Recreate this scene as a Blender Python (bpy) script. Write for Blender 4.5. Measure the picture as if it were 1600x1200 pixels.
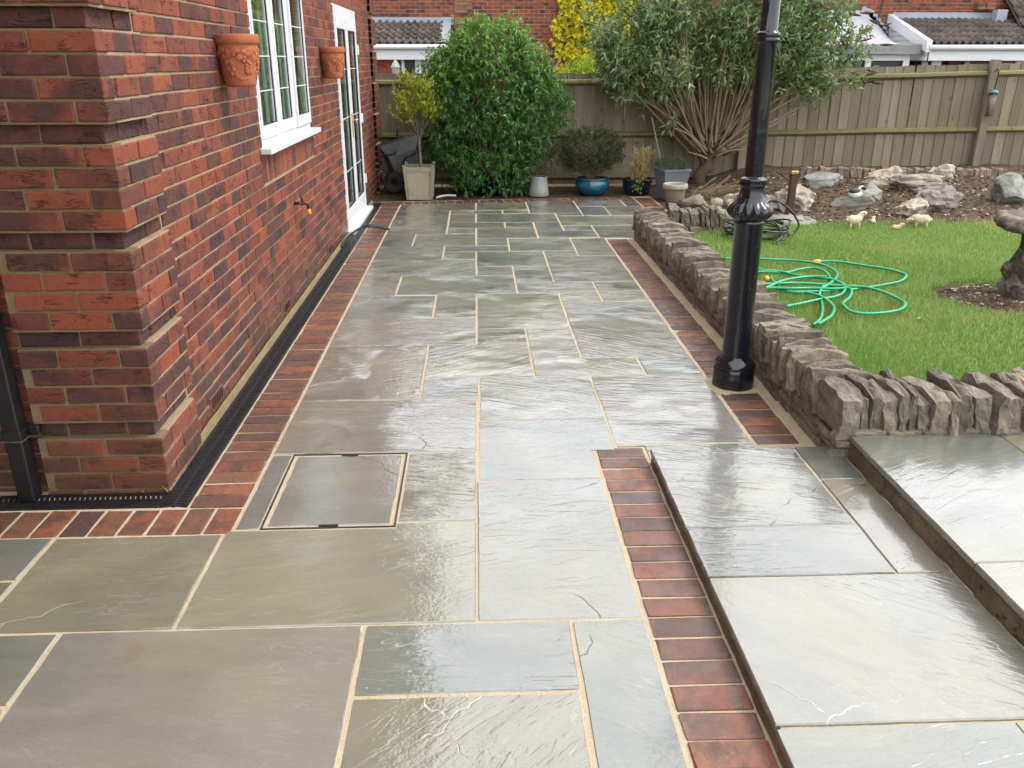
import bpy, bmesh, math, random
import numpy as np
from mathutils import Vector, Matrix, noise as mnoise
from bpy_extras.object_utils import world_to_camera_view

for o in list(bpy.data.objects):
    bpy.data.objects.remove(o)
scn = bpy.context.scene
COL = scn.collection
R = math.radians
random.seed(7)
rng = np.random.default_rng(7)

# ------------------------------------------------------------------ camera
CAM_H = 1.603
cd = bpy.data.cameras.new('camera')
cd.sensor_width = 36.0
cd.lens = 1310 / 1600 * 36
cd.clip_start = 0.05
cd.clip_end = 600
cam = bpy.data.objects.new('camera', cd)
cam.location = (0, 0, CAM_H)
cam.rotation_euler = (R(90 - 21.158), 0, R(-2.364))
COL.objects.link(cam)
scn.camera = cam
scn.render.resolution_x, scn.render.resolution_y = 1024, 768

# ------------------------------------------------------------------ sky, sun, exposure (soft overcast after rain)
SUN_EL, SUN_AZ = 50, 84          # azimuth clockwise from +Y
w = bpy.data.worlds.new('World')
scn.world = w
w.use_nodes = True
wn = w.node_tree
wn.nodes.clear()
sky = wn.nodes.new('ShaderNodeTexSky')
sky.sky_type = 'NISHITA'
sky.sun_disc = False
sky.sun_elevation = R(SUN_EL)
sky.sun_rotation = R(SUN_AZ)
sky.dust_density = 6.0
sky.air_density = 1.0
wmix = wn.nodes.new('ShaderNodeMix')
wmix.data_type = 'RGBA'
wmix.inputs[0].default_value = 0.88
wmix.inputs[7].default_value = (10.9, 11.15, 11.4, 1)      # even cloud layer
wbg = wn.nodes.new('ShaderNodeBackground')
wbg.inputs[1].default_value = 0.12
wout = wn.nodes.new('ShaderNodeOutputWorld')
wn.links.new(sky.outputs[0], wmix.inputs[6])
wn.links.new(wmix.outputs[2], wbg.inputs[0])
wn.links.new(wbg.outputs[0], wout.inputs[0])

sl = bpy.data.lights.new('sun', 'SUN')
sl.energy = 1.0
sl.angle = R(14)
sl.color = (1.0, 0.97, 0.93)
sun = bpy.data.objects.new('sun', sl)
sd = Vector((math.sin(R(SUN_AZ)) * math.cos(R(SUN_EL)), math.cos(R(SUN_AZ)) * math.cos(R(SUN_EL)), math.sin(R(SUN_EL))))
sun.rotation_euler = (-sd).to_track_quat('-Z', 'Y').to_euler()
sun.location = (6, -4, 9)
COL.objects.link(sun)

vs = scn.view_settings
vs.view_transform = 'Standard'
vs.look = 'None'
vs.gamma = 1
vs.use_curve_mapping = False
vs.exposure = 1.16
scn.cycles.use_adaptive_sampling = True
scn.cycles.adaptive_threshold = 0.035
scn.cycles.max_bounces = 5
scn.cycles.diffuse_bounces = 2
scn.cycles.glossy_bounces = 3
scn.cycles.transparent_max_bounces = 6

# ------------------------------------------------------------------ node helpers
class NT:
    def __init__(s, name, spec=0.5, rough=0.6):
        s.m = bpy.data.materials.new(name)
        s.m.use_nodes = True
        s.t = s.m.node_tree
        s.b = s.t.nodes['Principled BSDF']
        s.b.inputs['Roughness'].default_value = rough
        s.b.inputs['Specular IOR Level'].default_value = spec
        s._rnd = s._loc = None

    def n(s, typ, out=0, ins=None, **props):
        nd = s.t.nodes.new(typ)
        for k, v in props.items():
            setattr(nd, k, v)
        for k, v in (ins or {}).items():
            s.set(nd.inputs[k], v)
        return nd.outputs[out]

    def set(s, sock, v):
        if isinstance(v, bpy.types.NodeSocket):
            s.t.links.new(v, sock)
        else:
            if sock.type == 'RGBA' and hasattr(v, '__len__') and len(v) == 3:
                v = (*v, 1)
            sock.default_value = v

    def bs(s, **k):
        for a, v in k.items():
            s.set(s.b.inputs[a.replace('_', ' ')], v)
        return s.m

    def math(s, op, a, b=0.0, c=0.0, clamp=False):
        return s.n('ShaderNodeMath', 0, {0: a, 1: b, 2: c}, operation=op, use_clamp=clamp)

    def vm(s, op, a, b=(0, 0, 0), scale=None):
        ins = {0: a, 1: b}
        if scale is not None:
            ins[3] = scale
        return s.n('ShaderNodeVectorMath', 0, ins, operation=op)

    def rnd(s):
        if s._rnd is None:
            a = s.n('ShaderNodeObjectInfo', 5)
            g = s.n('ShaderNodeNewGeometry', 8)
            s._rnd = s.math('FRACT', s.math('ADD', a, g))
        return s._rnd

    def rnd2(s, k=7.31):
        return s.math('FRACT', s.math('MULTIPLY', s.rnd(), k * 13.7))

    def loc(s):
        """piece-local coordinate in metres, shifted by the piece's own random number"""
        if s._loc is None:
            a = s.n('ShaderNodeAttribute', 1, attribute_name='loc')
            r = s.math('MULTIPLY', s.rnd(), 61.0)
            s._loc = s.vm('ADD', a, s.n('ShaderNodeCombineXYZ', 0, {0: r, 1: r, 2: r}))
        return s._loc

    def rawloc(s):
        return s.n('ShaderNodeAttribute', 1, attribute_name='loc')

    def obj(s):
        return s.n('ShaderNodeTexCoord', 3)

    def pos(s):
        return s.n('ShaderNodeNewGeometry', 0)

    def noise(s, vec, scale=5.0, detail=4.0, rough=0.55, dist=0.0, out=0):
        return s.n('ShaderNodeTexNoise', out, {'Vector': vec, 'Scale': scale, 'Detail': detail, 'Roughness': rough, 'Distortion': dist})

    def mapv(s, vec, scale=(1, 1, 1), rot=(0, 0, 0), loc=(0, 0, 0)):
        return s.n('ShaderNodeMapping', 0, {'Vector': vec, 'Scale': scale, 'Rotation': rot, 'Location': loc})

    def ramp(s, fac, stops, interp='LINEAR'):
        nd = s.t.nodes.new('ShaderNodeValToRGB')
        cr = nd.color_ramp
        cr.interpolation = interp
        while len(cr.elements) < len(stops):
            cr.elements.new(0.5)
        for e, (p, c) in zip(cr.elements, stops):
            e.position = p
            e.color = (*c, 1) if hasattr(c, '__len__') else (c, c, c, 1)
        s.t.links.new(fac, nd.inputs[0])
        return nd.outputs[0]

    def mr(s, v, a, b, c=0.0, d=1.0, smooth=True):
        return s.n('ShaderNodeMapRange', 0, {0: v, 1: a, 2: b, 3: c, 4: d}, interpolation_type='SMOOTHSTEP' if smooth else 'LINEAR')

    def mix(s, f, a, b, mode='MIX'):
        nd = s.t.nodes.new('ShaderNodeMix')
        nd.data_type = 'RGBA'
        nd.blend_type = mode
        s.set(nd.inputs[0], f)
        s.set(nd.inputs[6], a)
        s.set(nd.inputs[7], b)
        return nd.outputs[2]

    def bump(s, h, dist=0.01, strength=1.0, normal=None):
        ins = {'Height': h, 'Distance': dist, 'Strength': strength}
        if normal is not None:
            ins['Normal'] = normal
        return s.n('ShaderNodeBump', 0, ins)

    def sep(s, v, i):
        return s.n('ShaderNodeSeparateXYZ', i, {0: v})


def simple(name, col, rough=0.5, var=0.25, scale=12.0, bumpd=0.002, spec=0.5, metal=0.0, bscale=40.0, coat=0.0):
    t = NT(name, spec, rough)
    v = t.obj()
    f = t.noise(v, scale, 5)
    c = t.mix(f, tuple(x * (1 - var) for x in col), tuple(min(1, x * (1 + var)) for x in col))
    t.bs(Base_Color=c, Metallic=metal)
    t.bs(Roughness=t.mr(t.noise(v, scale * 2.3, 3), 0.3, 0.7, max(0.02, rough - 0.08), min(1, rough + 0.08)))
    if coat:
        t.bs(Coat_Weight=coat, Coat_Roughness=0.08)
    if bumpd:
        t.bs(Normal=t.bump(t.noise(v, bscale, 4), bumpd))
    return t.m

# ------------------------------------------------------------------ materials
def mat_brick(name, stops, dark=(0.048, 0.029, 0.03), damp=True, smooth=False):
    t = NT(name, 0.35, 0.75)
    v = t.loc()
    raw = t.rawloc()
    base = t.ramp(t.rnd(), stops)
    n1 = t.noise(v, 9, 4, 0.6)
    base = t.mix(t.mr(n1, 0.4, 0.8, 0, 0.45), base, (0.3, 0.078, 0.036))
    # blue-black burnt patch in the middle of many bricks
    ox = t.mr(t.rnd2(1.7), 0, 1, -0.09, 0.09, False)
    oz = t.mr(t.rnd2(2.9), 0, 1, -0.03, 0.03, False)
    cen = t.vm('ADD', raw, t.n('ShaderNodeCombineXYZ', 0, {0: ox, 1: 0.0, 2: oz}))
    d = t.n('ShaderNodeVectorMath', 1, {0: t.vm('MULTIPLY', cen, (7.0, 0, 13))}, operation='LENGTH')
    d = t.math('ADD', d, t.math('MULTIPLY', t.math('SUBTRACT', t.noise(t.mapv(v, (1, 1, .35)), 16, 4, .6), 0.5), 2.2))
    d = t.math('ADD', d, t.mr(t.rnd2(6.3), 0, 1, -0.55, 0.45, False))
    m = t.mr(d, 1.0, 0.2)
    m = t.math('MULTIPLY', m, t.mr(t.rnd2(3.1), 0.3, 0.9, 0.0, 0.85))
    base = t.mix(m, base, dark)
    base = t.mix(0.8, base, t.mix(t.noise(v, 70, 3), (0.5, 0.5, 0.5), (0.93, 0.9, 0.9)), 'MULTIPLY')
    # creases
    cv = t.mapv(v, (9, 9, 42))
    cn = t.noise(cv, 1.0, 3, 0.5, 1.2)
    cr = t.mr(t.math('ABSOLUTE', t.math('SUBTRACT', cn, 0.5)), 0.0, 0.05)
    cr = t.math('MAXIMUM', cr, t.mr(t.noise(v, 13, 2), 0.38, 0.5))
    if not smooth:
        base = t.mix(t.math('MULTIPLY', t.math('SUBTRACT', 1.0, cr), 0.8), base, (0.03, 0.014, 0.012))
    rough = 0.8
    if damp:
        p = t.pos()
        z = t.sep(p, 2)
        zz = t.math('ADD', z, t.math('MULTIPLY', t.noise(p, 2.3, 4), 0.5))
        wet = t.mr(zz, 0.75, 0.25)
        moss = t.math('MULTIPLY', t.mr(zz, 0.5, 0.28), t.mr(t.noise(p, 14, 5), 0.38, 0.62))
        base = t.mix(t.math('MULTIPLY', wet, 0.38), base, (0.05, 0.022, 0.012))
        base = t.mix(t.math('MULTIPLY', moss, 0.5), base, (0.075, 0.052, 0.02))
        t.bs(Coat_Weight=t.math('MULTIPLY', wet, 0.9), Coat_Roughness=0.26, Coat_IOR=1.5)
    t.bs(Base_Color=base, Roughness=t.mr(t.noise(v, 30, 3), 0.3, 0.7, 0.62, 0.88))
    h = t.math('ADD', t.math('MULTIPLY', cr, 0.5 if not smooth else 0.1), t.math('MULTIPLY', t.noise(v, 45, 4), 0.55))
    t.bs(Normal=t.bump(h, 0.006))
    return t.m

M = {}
RED = [(0, (0.235, 0.054, 0.026)), (0.3, (0.275, 0.07, 0.031)), (0.55, (0.185, 0.047, 0.027)), (0.78, (0.135, 0.04, 0.028)), (1, (0.09, 0.034, 0.03))]
M['brick'] = mat_brick('house_brick', RED)
M['blue_brick'] = mat_brick('dark_string_brick', [(0, (0.05, 0.026, 0.026)), (0.6, (0.075, 0.032, 0.028)), (1, (0.1, 0.036, 0.028))])
M['soldier'] = mat_brick('soldier_brick', [(0, (0.3, 0.08, 0.04)), (0.5, (0.24, 0.07, 0.042)), (1, (0.17, 0.06, 0.045))], damp=False, smooth=True)
M['air_brick'] = mat_brick('air_brick_clay', [(0, (0.27, 0.06, 0.045)), (1, (0.22, 0.05, 0.04))], smooth=True)
NRED = [(0, (0.33, 0.085, 0.04)), (0.5, (0.27, 0.07, 0.038)), (0.85, (0.22, 0.065, 0.04)), (1, (0.15, 0.06, 0.05))]
M['nbrick'] = mat_brick('neighbour_brick', NRED, damp=False)
M['buff'] = mat_brick('buff_brick', [(0, (0.3, 0.17, 0.09)), (1, (0.26, 0.13, 0.075))], damp=False, smooth=True)


def mat_mortar(name, a, b, grain=1.0, wet=0.0):
    t = NT(name, 0.3, 0.9)
    p = t.pos()
    f = t.noise(p, 7, 5, 0.6)
    g = t.noise(p, 190, 3, 0.7)
    c = t.mix(f, a, b)
    c = t.mix(0.85, c, t.mix(g, (0.5, 0.48, 0.45), (1.45, 1.42, 1.4)), 'MULTIPLY')
    t.bs(Base_Color=c, Normal=t.bump(g, 0.004 * grain))
    if wet:
        t.bs(Coat_Weight=wet, Coat_Roughness=0.35)
    return t.m

M['mortar'] = mat_mortar('wall_mortar', (0.26, 0.192, 0.115), (0.4, 0.305, 0.195))
M['mortar_front'] = mat_mortar('shade_algae_mortar', (0.12, 0.092, 0.046), (0.24, 0.185, 0.105))  # front mortar: shade of the joints painted into the colour, plus algae
M['nmortar'] = mat_mortar('pale_mortar', (0.5, 0.4, 0.27), (0.6, 0.5, 0.36))
M['joint'] = mat_mortar('sandy_joint', (0.37, 0.305, 0.205), (0.52, 0.445, 0.325), 1.2)
M['haunch'] = mat_mortar('mortar_haunch', (0.13, 0.1, 0.05), (0.27, 0.215, 0.12), 1.2)
t = NT('riser_mortar', 0.4, 0.8)
p = t.pos()
f = t.noise(p, 5, 5, 0.6)
c = t.ramp(f, [(0.25, (0.05, 0.037, 0.018)), (0.5, (0.13, 0.096, 0.045)), (0.75, (0.21, 0.165, 0.09))])
c = t.mix(t.mr(t.noise(p, 22, 5, 0.7), 0.55, 0.68), c, (0.022, 0.018, 0.01))
t.bs(Base_Color=c, Normal=t.bump(t.noise(p, 45, 5, 0.7), 0.012), Coat_Weight=0.25, Coat_Roughness=0.3)
M['riser'] = t.m


def mat_slab(name):
    t = NT(name, 0.4, 0.55)
    r = t.rnd()
    v = t.loc()
    vr = t.n('ShaderNodeVectorRotate', 0, {'Vector': v, 'Center': (0, 0, 0), 'Axis': (0, 0, 1), 'Angle': t.mr(t.rnd2(2.2), 0, 1, -0.75, 0.75, False)}, rotation_type='AXIS_ANGLE')
    s1 = t.mapv(vr, (1.6, 6.5, 1))
    n1 = t.noise(s1, 1.0, 5, 0.58, 0.7)
    kn = t.math('MULTIPLY', n1, 7.0)
    fl = t.math('FLOOR', kn)
    fr = t.math('FRACT', kn)
    st = t.math('ADD', fl, t.mr(fr, 0.0, 0.09))
    nm = t.noise(t.mapv(vr, (3.2, 12.5, 1)), 1.0, 3, 0.55, 0.9)
    km = t.math('MULTIPLY', nm, 5.0)
    sm = t.math('ADD', t.math('FLOOR', km), t.mr(t.math('FRACT', km), 0.0, 0.2))
    streak = t.noise(t.mapv(vr, (6, 40, 1)), 1.0, 3, 0.6, 0.3)
    fine = t.noise(v, 130, 3, 0.65)
    lumps = t.noise(v, 15, 3, 0.6, 0.5)
    amt = t.mr(t.noise(v, 1.9, 2), 0.38, 0.62, 0.18, 1.0)
    amt = t.math('MULTIPLY', amt, t.n('ShaderNodeObjectInfo', 2))      # how riven this slab is
    h = t.math('MULTIPLY', st, 0.0022)
    h = t.math('ADD', h, t.math('MULTIPLY', sm, 0.0034))
    h = t.math('ADD', h, t.math('MULTIPLY', streak, 0.011))
    h = t.math('ADD', h, t.math('MULTIPLY', lumps, 0.0018))
    h = t.math('MULTIPLY', h, amt)
    h2 = t.math('ADD', t.math('MULTIPLY', fine, 0.0008), t.math('MULTIPLY', t.noise(v, 50, 2, .6), 0.0018))
    # colour
    base = t.n('ShaderNodeObjectInfo', 1)          # each slab's own stone colour
    n3 = t.noise(vr, 1.7, 4, 0.55, 0.6)
    base = t.mix(t.mr(n3, 0.42, 0.7, 0, 0.45), base, (0.2, 0.182, 0.118))
    base = t.mix(t.mr(n3, 0.48, 0.3, 0, 0.5), base, (0.125, 0.128, 0.118))
    base = t.mix(0.75, base, t.mix(t.noise(t.mapv(vr, (2.5, 13, 1)), 1.0, 6, 0.65, 0.5), (0.66, 0.66, 0.66), (1.34, 1.33, 1.3)), 'MULTIPLY')
    base = t.mix(0.6, base, t.mix(fine, (0.7, 0.7, 0.7), (1.3, 1.3, 1.3)), 'MULTIPLY')
    # thin pale and rusty seams along the ledges
    seam = t.math('MULTIPLY', t.mr(fr, 0.12, 0.02), t.mr(t.noise(v, 6, 3), 0.45, 0.58))
    seam = t.math('MAXIMUM', seam, t.math('MULTIPLY', t.mr(t.math('FRACT', km), 0.13, 0.02), t.mr(t.noise(v, 4.1, 3), 0.47, 0.6)))
    seam = t.math('MULTIPLY', seam, t.math('MULTIPLY', amt, 0.85), clamp=True)
    base = t.mix(seam, base, (0.42, 0.375, 0.29))
    rust = t.math('MULTIPLY', t.mr(t.noise(v, 3.3, 5, 0.6), 0.66, 0.76), 0.45)
    base = t.mix(rust, base, (0.15, 0.09, 0.035))
    # hairline cracks, rare and wandering
    wv = t.vm('ADD', v, t.vm('SCALE', t.noise(v, 6, 3, 0.55, 0.0, 1), scale=0.16))
    vd = t.n('ShaderNodeTexVoronoi', 0, {'Vector': wv, 'Scale': 1.7}, feature='DISTANCE_TO_EDGE')
    crk = t.math('MULTIPLY', t.mr(vd, 0.007, 0.001), t.mr(t.noise(v, 1.7, 2), 0.56, 0.62))
    base = t.mix(t.math('MULTIPLY', crk, 0.75), base, t.mix(t.mr(t.rnd2(8.1), 0.45, 0.55), (0.04, 0.04, 0.034), (0.36, 0.33, 0.27)))
    h2 = t.math('SUBTRACT', h2, t.math('MULTIPLY', crk, 0.0025))
    wet = t.noise(v, 3.2, 5, 0.6)
    t.bs(Base_Color=base, Roughness=t.mr(wet, 0.35, 0.65, 0.32, 0.6))
    hw = t.math('ADD', t.math('MULTIPLY', h, 0.8), t.math('MULTIPLY', h2, 0.4))
    bn = t.bump(hw, 1.0, 1.0)
    t.bs(Normal=bn, Coat_Weight=1.0, Coat_IOR=1.95, Coat_Roughness=t.mr(wet, 0.4, 0.66, 0.02, 0.09))
    t.set(t.b.inputs['Coat Normal'], bn)
    return t.m

M['slab'] = mat_slab('riven_sandstone')


def mat_paver():
    t = NT('clay_paver', 0.4, 0.6)
    v = t.loc()
    base = t.ramp(t.rnd(), [(0, (0.2, 0.058, 0.032)), (0.2, (0.3, 0.1, 0.045)), (0.4, (0.11, 0.045, 0.034)), (0.6, (0.24, 0.072, 0.038)), (0.8, (0.075, 0.04, 0.037)), (1, (0.16, 0.056, 0.036))])
    f = t.noise(t.mapv(v, (15, 9, 9)), 1.0, 5, 0.65)
    base = t.mix(t.mr(f, 0.42, 0.66, 0, 0.8), base, (0.062, 0.042, 0.034))
    base = t.mix(t.mr(t.rnd2(4.9), 0.4, 0.9, 0.05, 0.5), base, (0.11, 0.066, 0.045))
    base = t.mix(t.mr(t.noise(v, 12, 3), 0.55, 0.75, 0, 0.4), base, (0.26, 0.085, 0.045))
    g = t.noise(v, 110, 4, 0.7)
    base = t.mix(0.7, base, t.mix(g, (0.42, 0.42, 0.42), (1.05, 1.05, 1.05)), 'MULTIPLY')
    h = t.math('ADD', t.math('MULTIPLY', g, 0.002), t.math('MULTIPLY', t.noise(v, 22, 3), 0.005))
    t.bs(Base_Color=base, Roughness=0.6, Normal=t.bump(h, 1.0))
    t.bs(Coat_Weight=t.mr(t.noise(v, 9, 3), 0.3, 0.7, 0.3, 0.85), Coat_IOR=1.4, Coat_Roughness=t.mr(t.noise(v, 14, 3), 0.3, 0.7, 0.12, 0.3))
    t.set(t.b.inputs['Coat Normal'], t.bump(h, 0.5))
    return t.m

M['paver'] = mat_paver()


def mat_stone(name, a, b, c, spec=0.3, sc=1.0, lichen=0.3):
    t = NT(name, spec, 0.85)
    v = t.loc()
    col = t.ramp(t.noise(v, 9 * sc, 5, 0.62), [(0.25, a), (0.5, b), (0.75, c)])
    tint = t.ramp(t.rnd(), [(0, (0.72, 0.7, 0.7)), (0.5, (1, 1, 1)), (1, (1.25, 1.18, 1.1))])
    col = t.mix(1.0, col, tint, 'MULTIPLY')
    g = t.noise(v, 85 * sc, 5, 0.7)
    col = t.mix(0.8, col, t.mix(g, (0.5, 0.5, 0.5), (1.5, 1.5, 1.5)), 'MULTIPLY')
    col = t.mix(t.math('MULTIPLY', t.mr(t.noise(v, 24 * sc, 4, 0.6), 0.6, 0.72), lichen), col, (0.4, 0.36, 0.28))
    h = t.math('ADD', t.math('MULTIPLY', t.noise(v, 26 * sc, 5, 0.65), 0.02), t.math('MULTIPLY', g, 0.005))
    t.bs(Base_Color=col, Normal=t.bump(h, 1.0))
    return t.m

M['wallstone'] = mat_stone('garden_wall_stone', (0.1, 0.085, 0.066), (0.188, 0.162, 0.127), (0.3, 0.262, 0.208))
M['rock'] = mat_stone('pale_pitted_rock', (0.15, 0.125, 0.1), (0.3, 0.26, 0.21), (0.46, 0.42, 0.36), sc=0.8, lichen=0.5)
M['slate'] = mat_stone('green_grey_slate', (0.105, 0.11, 0.095), (0.19, 0.196, 0.17), (0.32, 0.325, 0.285), sc=0.5, lichen=0.12)
M['purple_rock'] = mat_stone('purple_grey_rock', (0.12, 0.1, 0.1), (0.2, 0.17, 0.165), (0.29, 0.25, 0.24), sc=0.6)
M['pebble'] = mat_stone('pale_pebble', (0.28, 0.25, 0.19), (0.42, 0.38, 0.3), (0.58, 0.54, 0.44), sc=1.5)
M['edgestone'] = mat_stone('edging_stone', (0.1, 0.075, 0.06), (0.18, 0.14, 0.11), (0.26, 0.21, 0.17))
M['bath'] = mat_stone('cast_stone', (0.05, 0.043, 0.036), (0.13, 0.11, 0.09), (0.31, 0.29, 0.24), sc=1.6, lichen=0.6)


def mat_fence(name, a, b, moss=0.25):
    t = NT(name, 0.25, 0.85)
    v = t.loc()
    g = t.noise(t.mapv(v, (48, 48, 1.6)), 1.0, 5, 0.68, 0.6)
    c = t.mix(g, a, b)
    tint = t.ramp(t.rnd(), [(0, (0.74, 0.73, 0.72)), (0.5, (0.92, 0.91, 0.89)), (1, (1.12, 1.1, 1.09))])
    c = t.mix(1.0, c, tint, 'MULTIPLY')
    m = t.mr(t.noise(t.mapv(v, (6, 6, 2.5)), 1.0, 4, 0.65), 0.48, 0.72)
    c = t.mix(t.math('MULTIPLY', m, moss), c, (0.12, 0.13, 0.045))
    kn = t.n('ShaderNodeTexVoronoi', 0, {'Vector': t.mapv(v, (9, 0, 2.6)), 'Scale': 1.0})
    c = t.mix(t.mr(kn, 0.1, 0.05, 0, 0.8), c, (0.035, 0.022, 0.014))
    t.bs(Base_Color=c, Normal=t.bump(g, 0.004))
    return t.m

M['fence'] = mat_fence('weathered_fence', (0.135, 0.11, 0.078), (0.30, 0.255, 0.19))
M['rail'] = mat_fence('mossy_rail', (0.13, 0.115, 0.055), (0.26, 0.23, 0.13), 0.85)
M['planter'] = mat_fence('limed_planter_wood', (0.24, 0.215, 0.155), (0.42, 0.385, 0.29), 0.35)
M['darkwood'] = mat_fence('dark_stained_wood', (0.05, 0.03, 0.02), (0.1, 0.06, 0.04), 0.1)

M['gloss_black'] = simple('black_gloss_paint', (0.006, 0.006, 0.008), 0.16, 0.3, 9, 0.0008, 0.6, 0, 22)
t = NT('black_gloss_lamp', 0.6, 0.14)
v = t.obj()
sp = t.mr(t.noise(v, 75, 3, 0.7), 0.685, 0.73)
c = t.mix(sp, (0.006, 0.0075, 0.012), (0.3, 0.3, 0.3))
t.bs(Base_Color=c, Roughness=t.mr(t.noise(v, 6, 5), 0.35, 0.7, 0.07, 0.24), Normal=t.bump(t.noise(v, 26, 4), 0.0012))
M['lamp'] = t.m
M['black_plastic'] = simple('black_plastic', (0.008, 0.008, 0.01), 0.32, 0.3, 14, 0.0008)
M['drain'] = simple('black_drain_plastic', (0.008, 0.008, 0.010), 0.42, 0.3, 20, 0.0)
M['pipe'] = simple('black_downpipe', (0.007, 0.007, 0.008), 0.38, 0.3, 8, 0.0006)
M['upvc'] = simple('white_upvc', (0.60, 0.61, 0.63), 0.35, 0.02, 3, 0)
M['gasket'] = simple('black_gasket', (0.012, 0.012, 0.013), 0.5, 0.2)
M['leadstrip'] = simple('lead_strip', (0.55, 0.56, 0.58), 0.5, 0.1, bumpd=0)
M['brass'] = simple('brass', (0.72, 0.5, 0.16), 0.25, 0.12, 20, 0.0004, metal=1.0)
M['dark_metal'] = simple('tarnished_tap_metal', (0.09, 0.055, 0.03), 0.4, 0.3, 30, 0.001, metal=0.7)
M['yellow'] = simple('yellow_plastic', (0.72, 0.3, 0.015), 0.4, 0.1, bumpd=0.0004)
M['terracotta'] = simple('terracotta', (0.33, 0.105, 0.046), 0.75, 0.35, 14, 0.003, 0.3, 0, 70)
M['hose'] = simple('green_hose', (0.008, 0.29, 0.115), 0.35, 0.12, 9, 0.0004)
M['soil'] = None
M['teal'] = simple('teal_glaze', (0.003, 0.085, 0.13), 0.14, 0.35, 6, 0.001, coat=0.6)
M['navy'] = simple('navy_glaze', (0.006, 0.016, 0.035), 0.18, 0.4, 7, 0.001, coat=0.6)
M['greypot'] = simple('grey_glaze_pot', (0.27, 0.29, 0.27), 0.4, 0.2, 9, 0.0015)
M['zinc'] = simple('grey_zinc_pot', (0.14, 0.155, 0.18), 0.45, 0.35, 5, 0.001)
M['stonepot'] = simple('mossy_stone_pot', (0.19, 0.16, 0.11), 0.85, 0.45, 9, 0.005)
M['stonerim'] = simple('pale_stone_rim', (0.33, 0.29, 0.23), 0.85, 0.3, 14, 0.005)
M['barrow'] = simple('galvanised_barrow_tray', (0.12, 0.13, 0.135), 0.45, 0.75, 38, 0.002, metal=0.3)
M['tube'] = simple('black_steel_tube', (0.012, 0.012, 0.013), 0.35, 0.3)
M['rubber'] = simple('rubber_tyre', (0.018, 0.014, 0.012), 0.7, 0.3)
M['cream'] = simple('cream_resin', (0.55, 0.46, 0.3), 0.7, 0.25, 30, 0.004)
M['white'] = simple('white_paint', (0.75, 0.75, 0.73), 0.45, 0.05)
M['black'] = simple('black_paint', (0.012, 0.012, 0.013), 0.4, 0.2)
M['gold'] = simple('pale_gold_globe', (0.6, 0.45, 0.2), 0.25, 0.1, metal=0.6)
M['redpaint'] = simple('red_ornament_paint', (0.5, 0.05, 0.03), 0.4, 0.1)
M['lead'] = simple('lead_flashing', (0.27, 0.3, 0.345), 0.5, 0.2, 2.5, 0.004, 0.4, 0, 9)
M['canopy'] = simple('grey_lead_canopy', (0.36, 0.36, 0.39), 0.55, 0.12, 1.6, 0.003, 0.4, 0, 6)
M['zincfascia'] = simple('weathered_lead_fascia', (0.2, 0.205, 0.2), 0.6, 0.35, 5, 0.004)
M['slabtray'] = simple('steel_tray_edge', (0.05, 0.045, 0.04), 0.5, 0.3, metal=0.5)
M['bark'] = simple('pale_stem_bark', (0.2, 0.145, 0.085), 0.85, 0.35, 18, 0.004)
M['darkbark'] = simple('dark_trunk_bark', (0.085, 0.055, 0.035), 0.9, 0.5, 24, 0.02)
M['greybark'] = simple('grey_stem_bark', (0.17, 0.14, 0.1), 0.85, 0.3, 20, 0.004)
M['straw'] = simple('dry_straw', (0.4, 0.3, 0.15), 0.8, 0.35, 5, 0.001)
M['white_hose'] = simple('white_pipe', (0.5, 0.5, 0.48), 0.4, 0.1)
M['stonebase'] = simple('grey_concrete_base', (0.2, 0.19, 0.175), 0.85, 0.3, 12, 0.006)
M['peanut'] = simple('feeder_nuts', (0.3, 0.22, 0.14), 0.7, 0.5, 60, 0.004)
M['feedcap'] = simple('teal_feeder_cap', (0.03, 0.16, 0.19), 0.4, 0.15)
M['wire'] = simple('wire', (0.25, 0.26, 0.25), 0.4, 0.2, metal=0.8)

t = NT('garden_soil', 0.25, 0.95)
p = t.pos()
c = t.ramp(t.noise(p, 26, 6, 0.7), [(0.3, (0.03, 0.019, 0.012)), (0.5, (0.085, 0.055, 0.034)), (0.68, (0.155, 0.108, 0.07)), (0.8, (0.27, 0.21, 0.145))])
h = t.math('ADD', t.math('MULTIPLY', t.noise(p, 11, 5, 0.65), 0.05), t.math('MULTIPLY', t.noise(p, 60, 5, 0.7), 0.02))
M['soil'] = t.bs(Base_Color=c, Normal=t.bump(h, 1.0))
t = NT('bark_chip', 0.2, 0.9)
M['chips'] = t.bs(Base_Color=t.ramp(t.rnd(), [(0, (0.035, 0.02, 0.012)), (0.5, (0.09, 0.055, 0.032)), (0.85, (0.17, 0.12, 0.075)), (0.93, (0.42, 0.37, 0.3)), (1, (0.5, 0.47, 0.42))]))
t = NT('ground_earth', 0.2, 0.95)
p = t.pos()
M['earth'] = t.bs(Base_Color=t.mix(t.noise(p, 0.7, 6, 0.6), (0.05, 0.05, 0.025), (0.09, 0.075, 0.045)))
t = NT('lawn_thatch', 0.2, 0.95)
p = t.pos()
c = t.ramp(t.noise(p, 2.3, 5, 0.6), [(0.3, (0.06, 0.12, 0.018)), (0.55, (0.09, 0.16, 0.025)), (0.75, (0.15, 0.16, 0.05))])
M['thatch'] = t.bs(Base_Color=c, Normal=t.bump(t.noise(p, 90, 4), 0.01))
t = NT('grass_blade', 0.3, 0.5)
p = t.pos()
c = t.ramp(t.rnd(), [(0, (0.135, 0.235, 0.05)), (0.5, (0.23, 0.355, 0.09)), (0.85, (0.33, 0.44, 0.14)), (1, (0.5, 0.46, 0.24))])
big = t.noise(p, 1.6, 4, 0.6)
c = t.mix(t.mr(big, 0.5, 0.68, 0, 0.75), c, (0.4, 0.4, 0.15))
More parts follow.
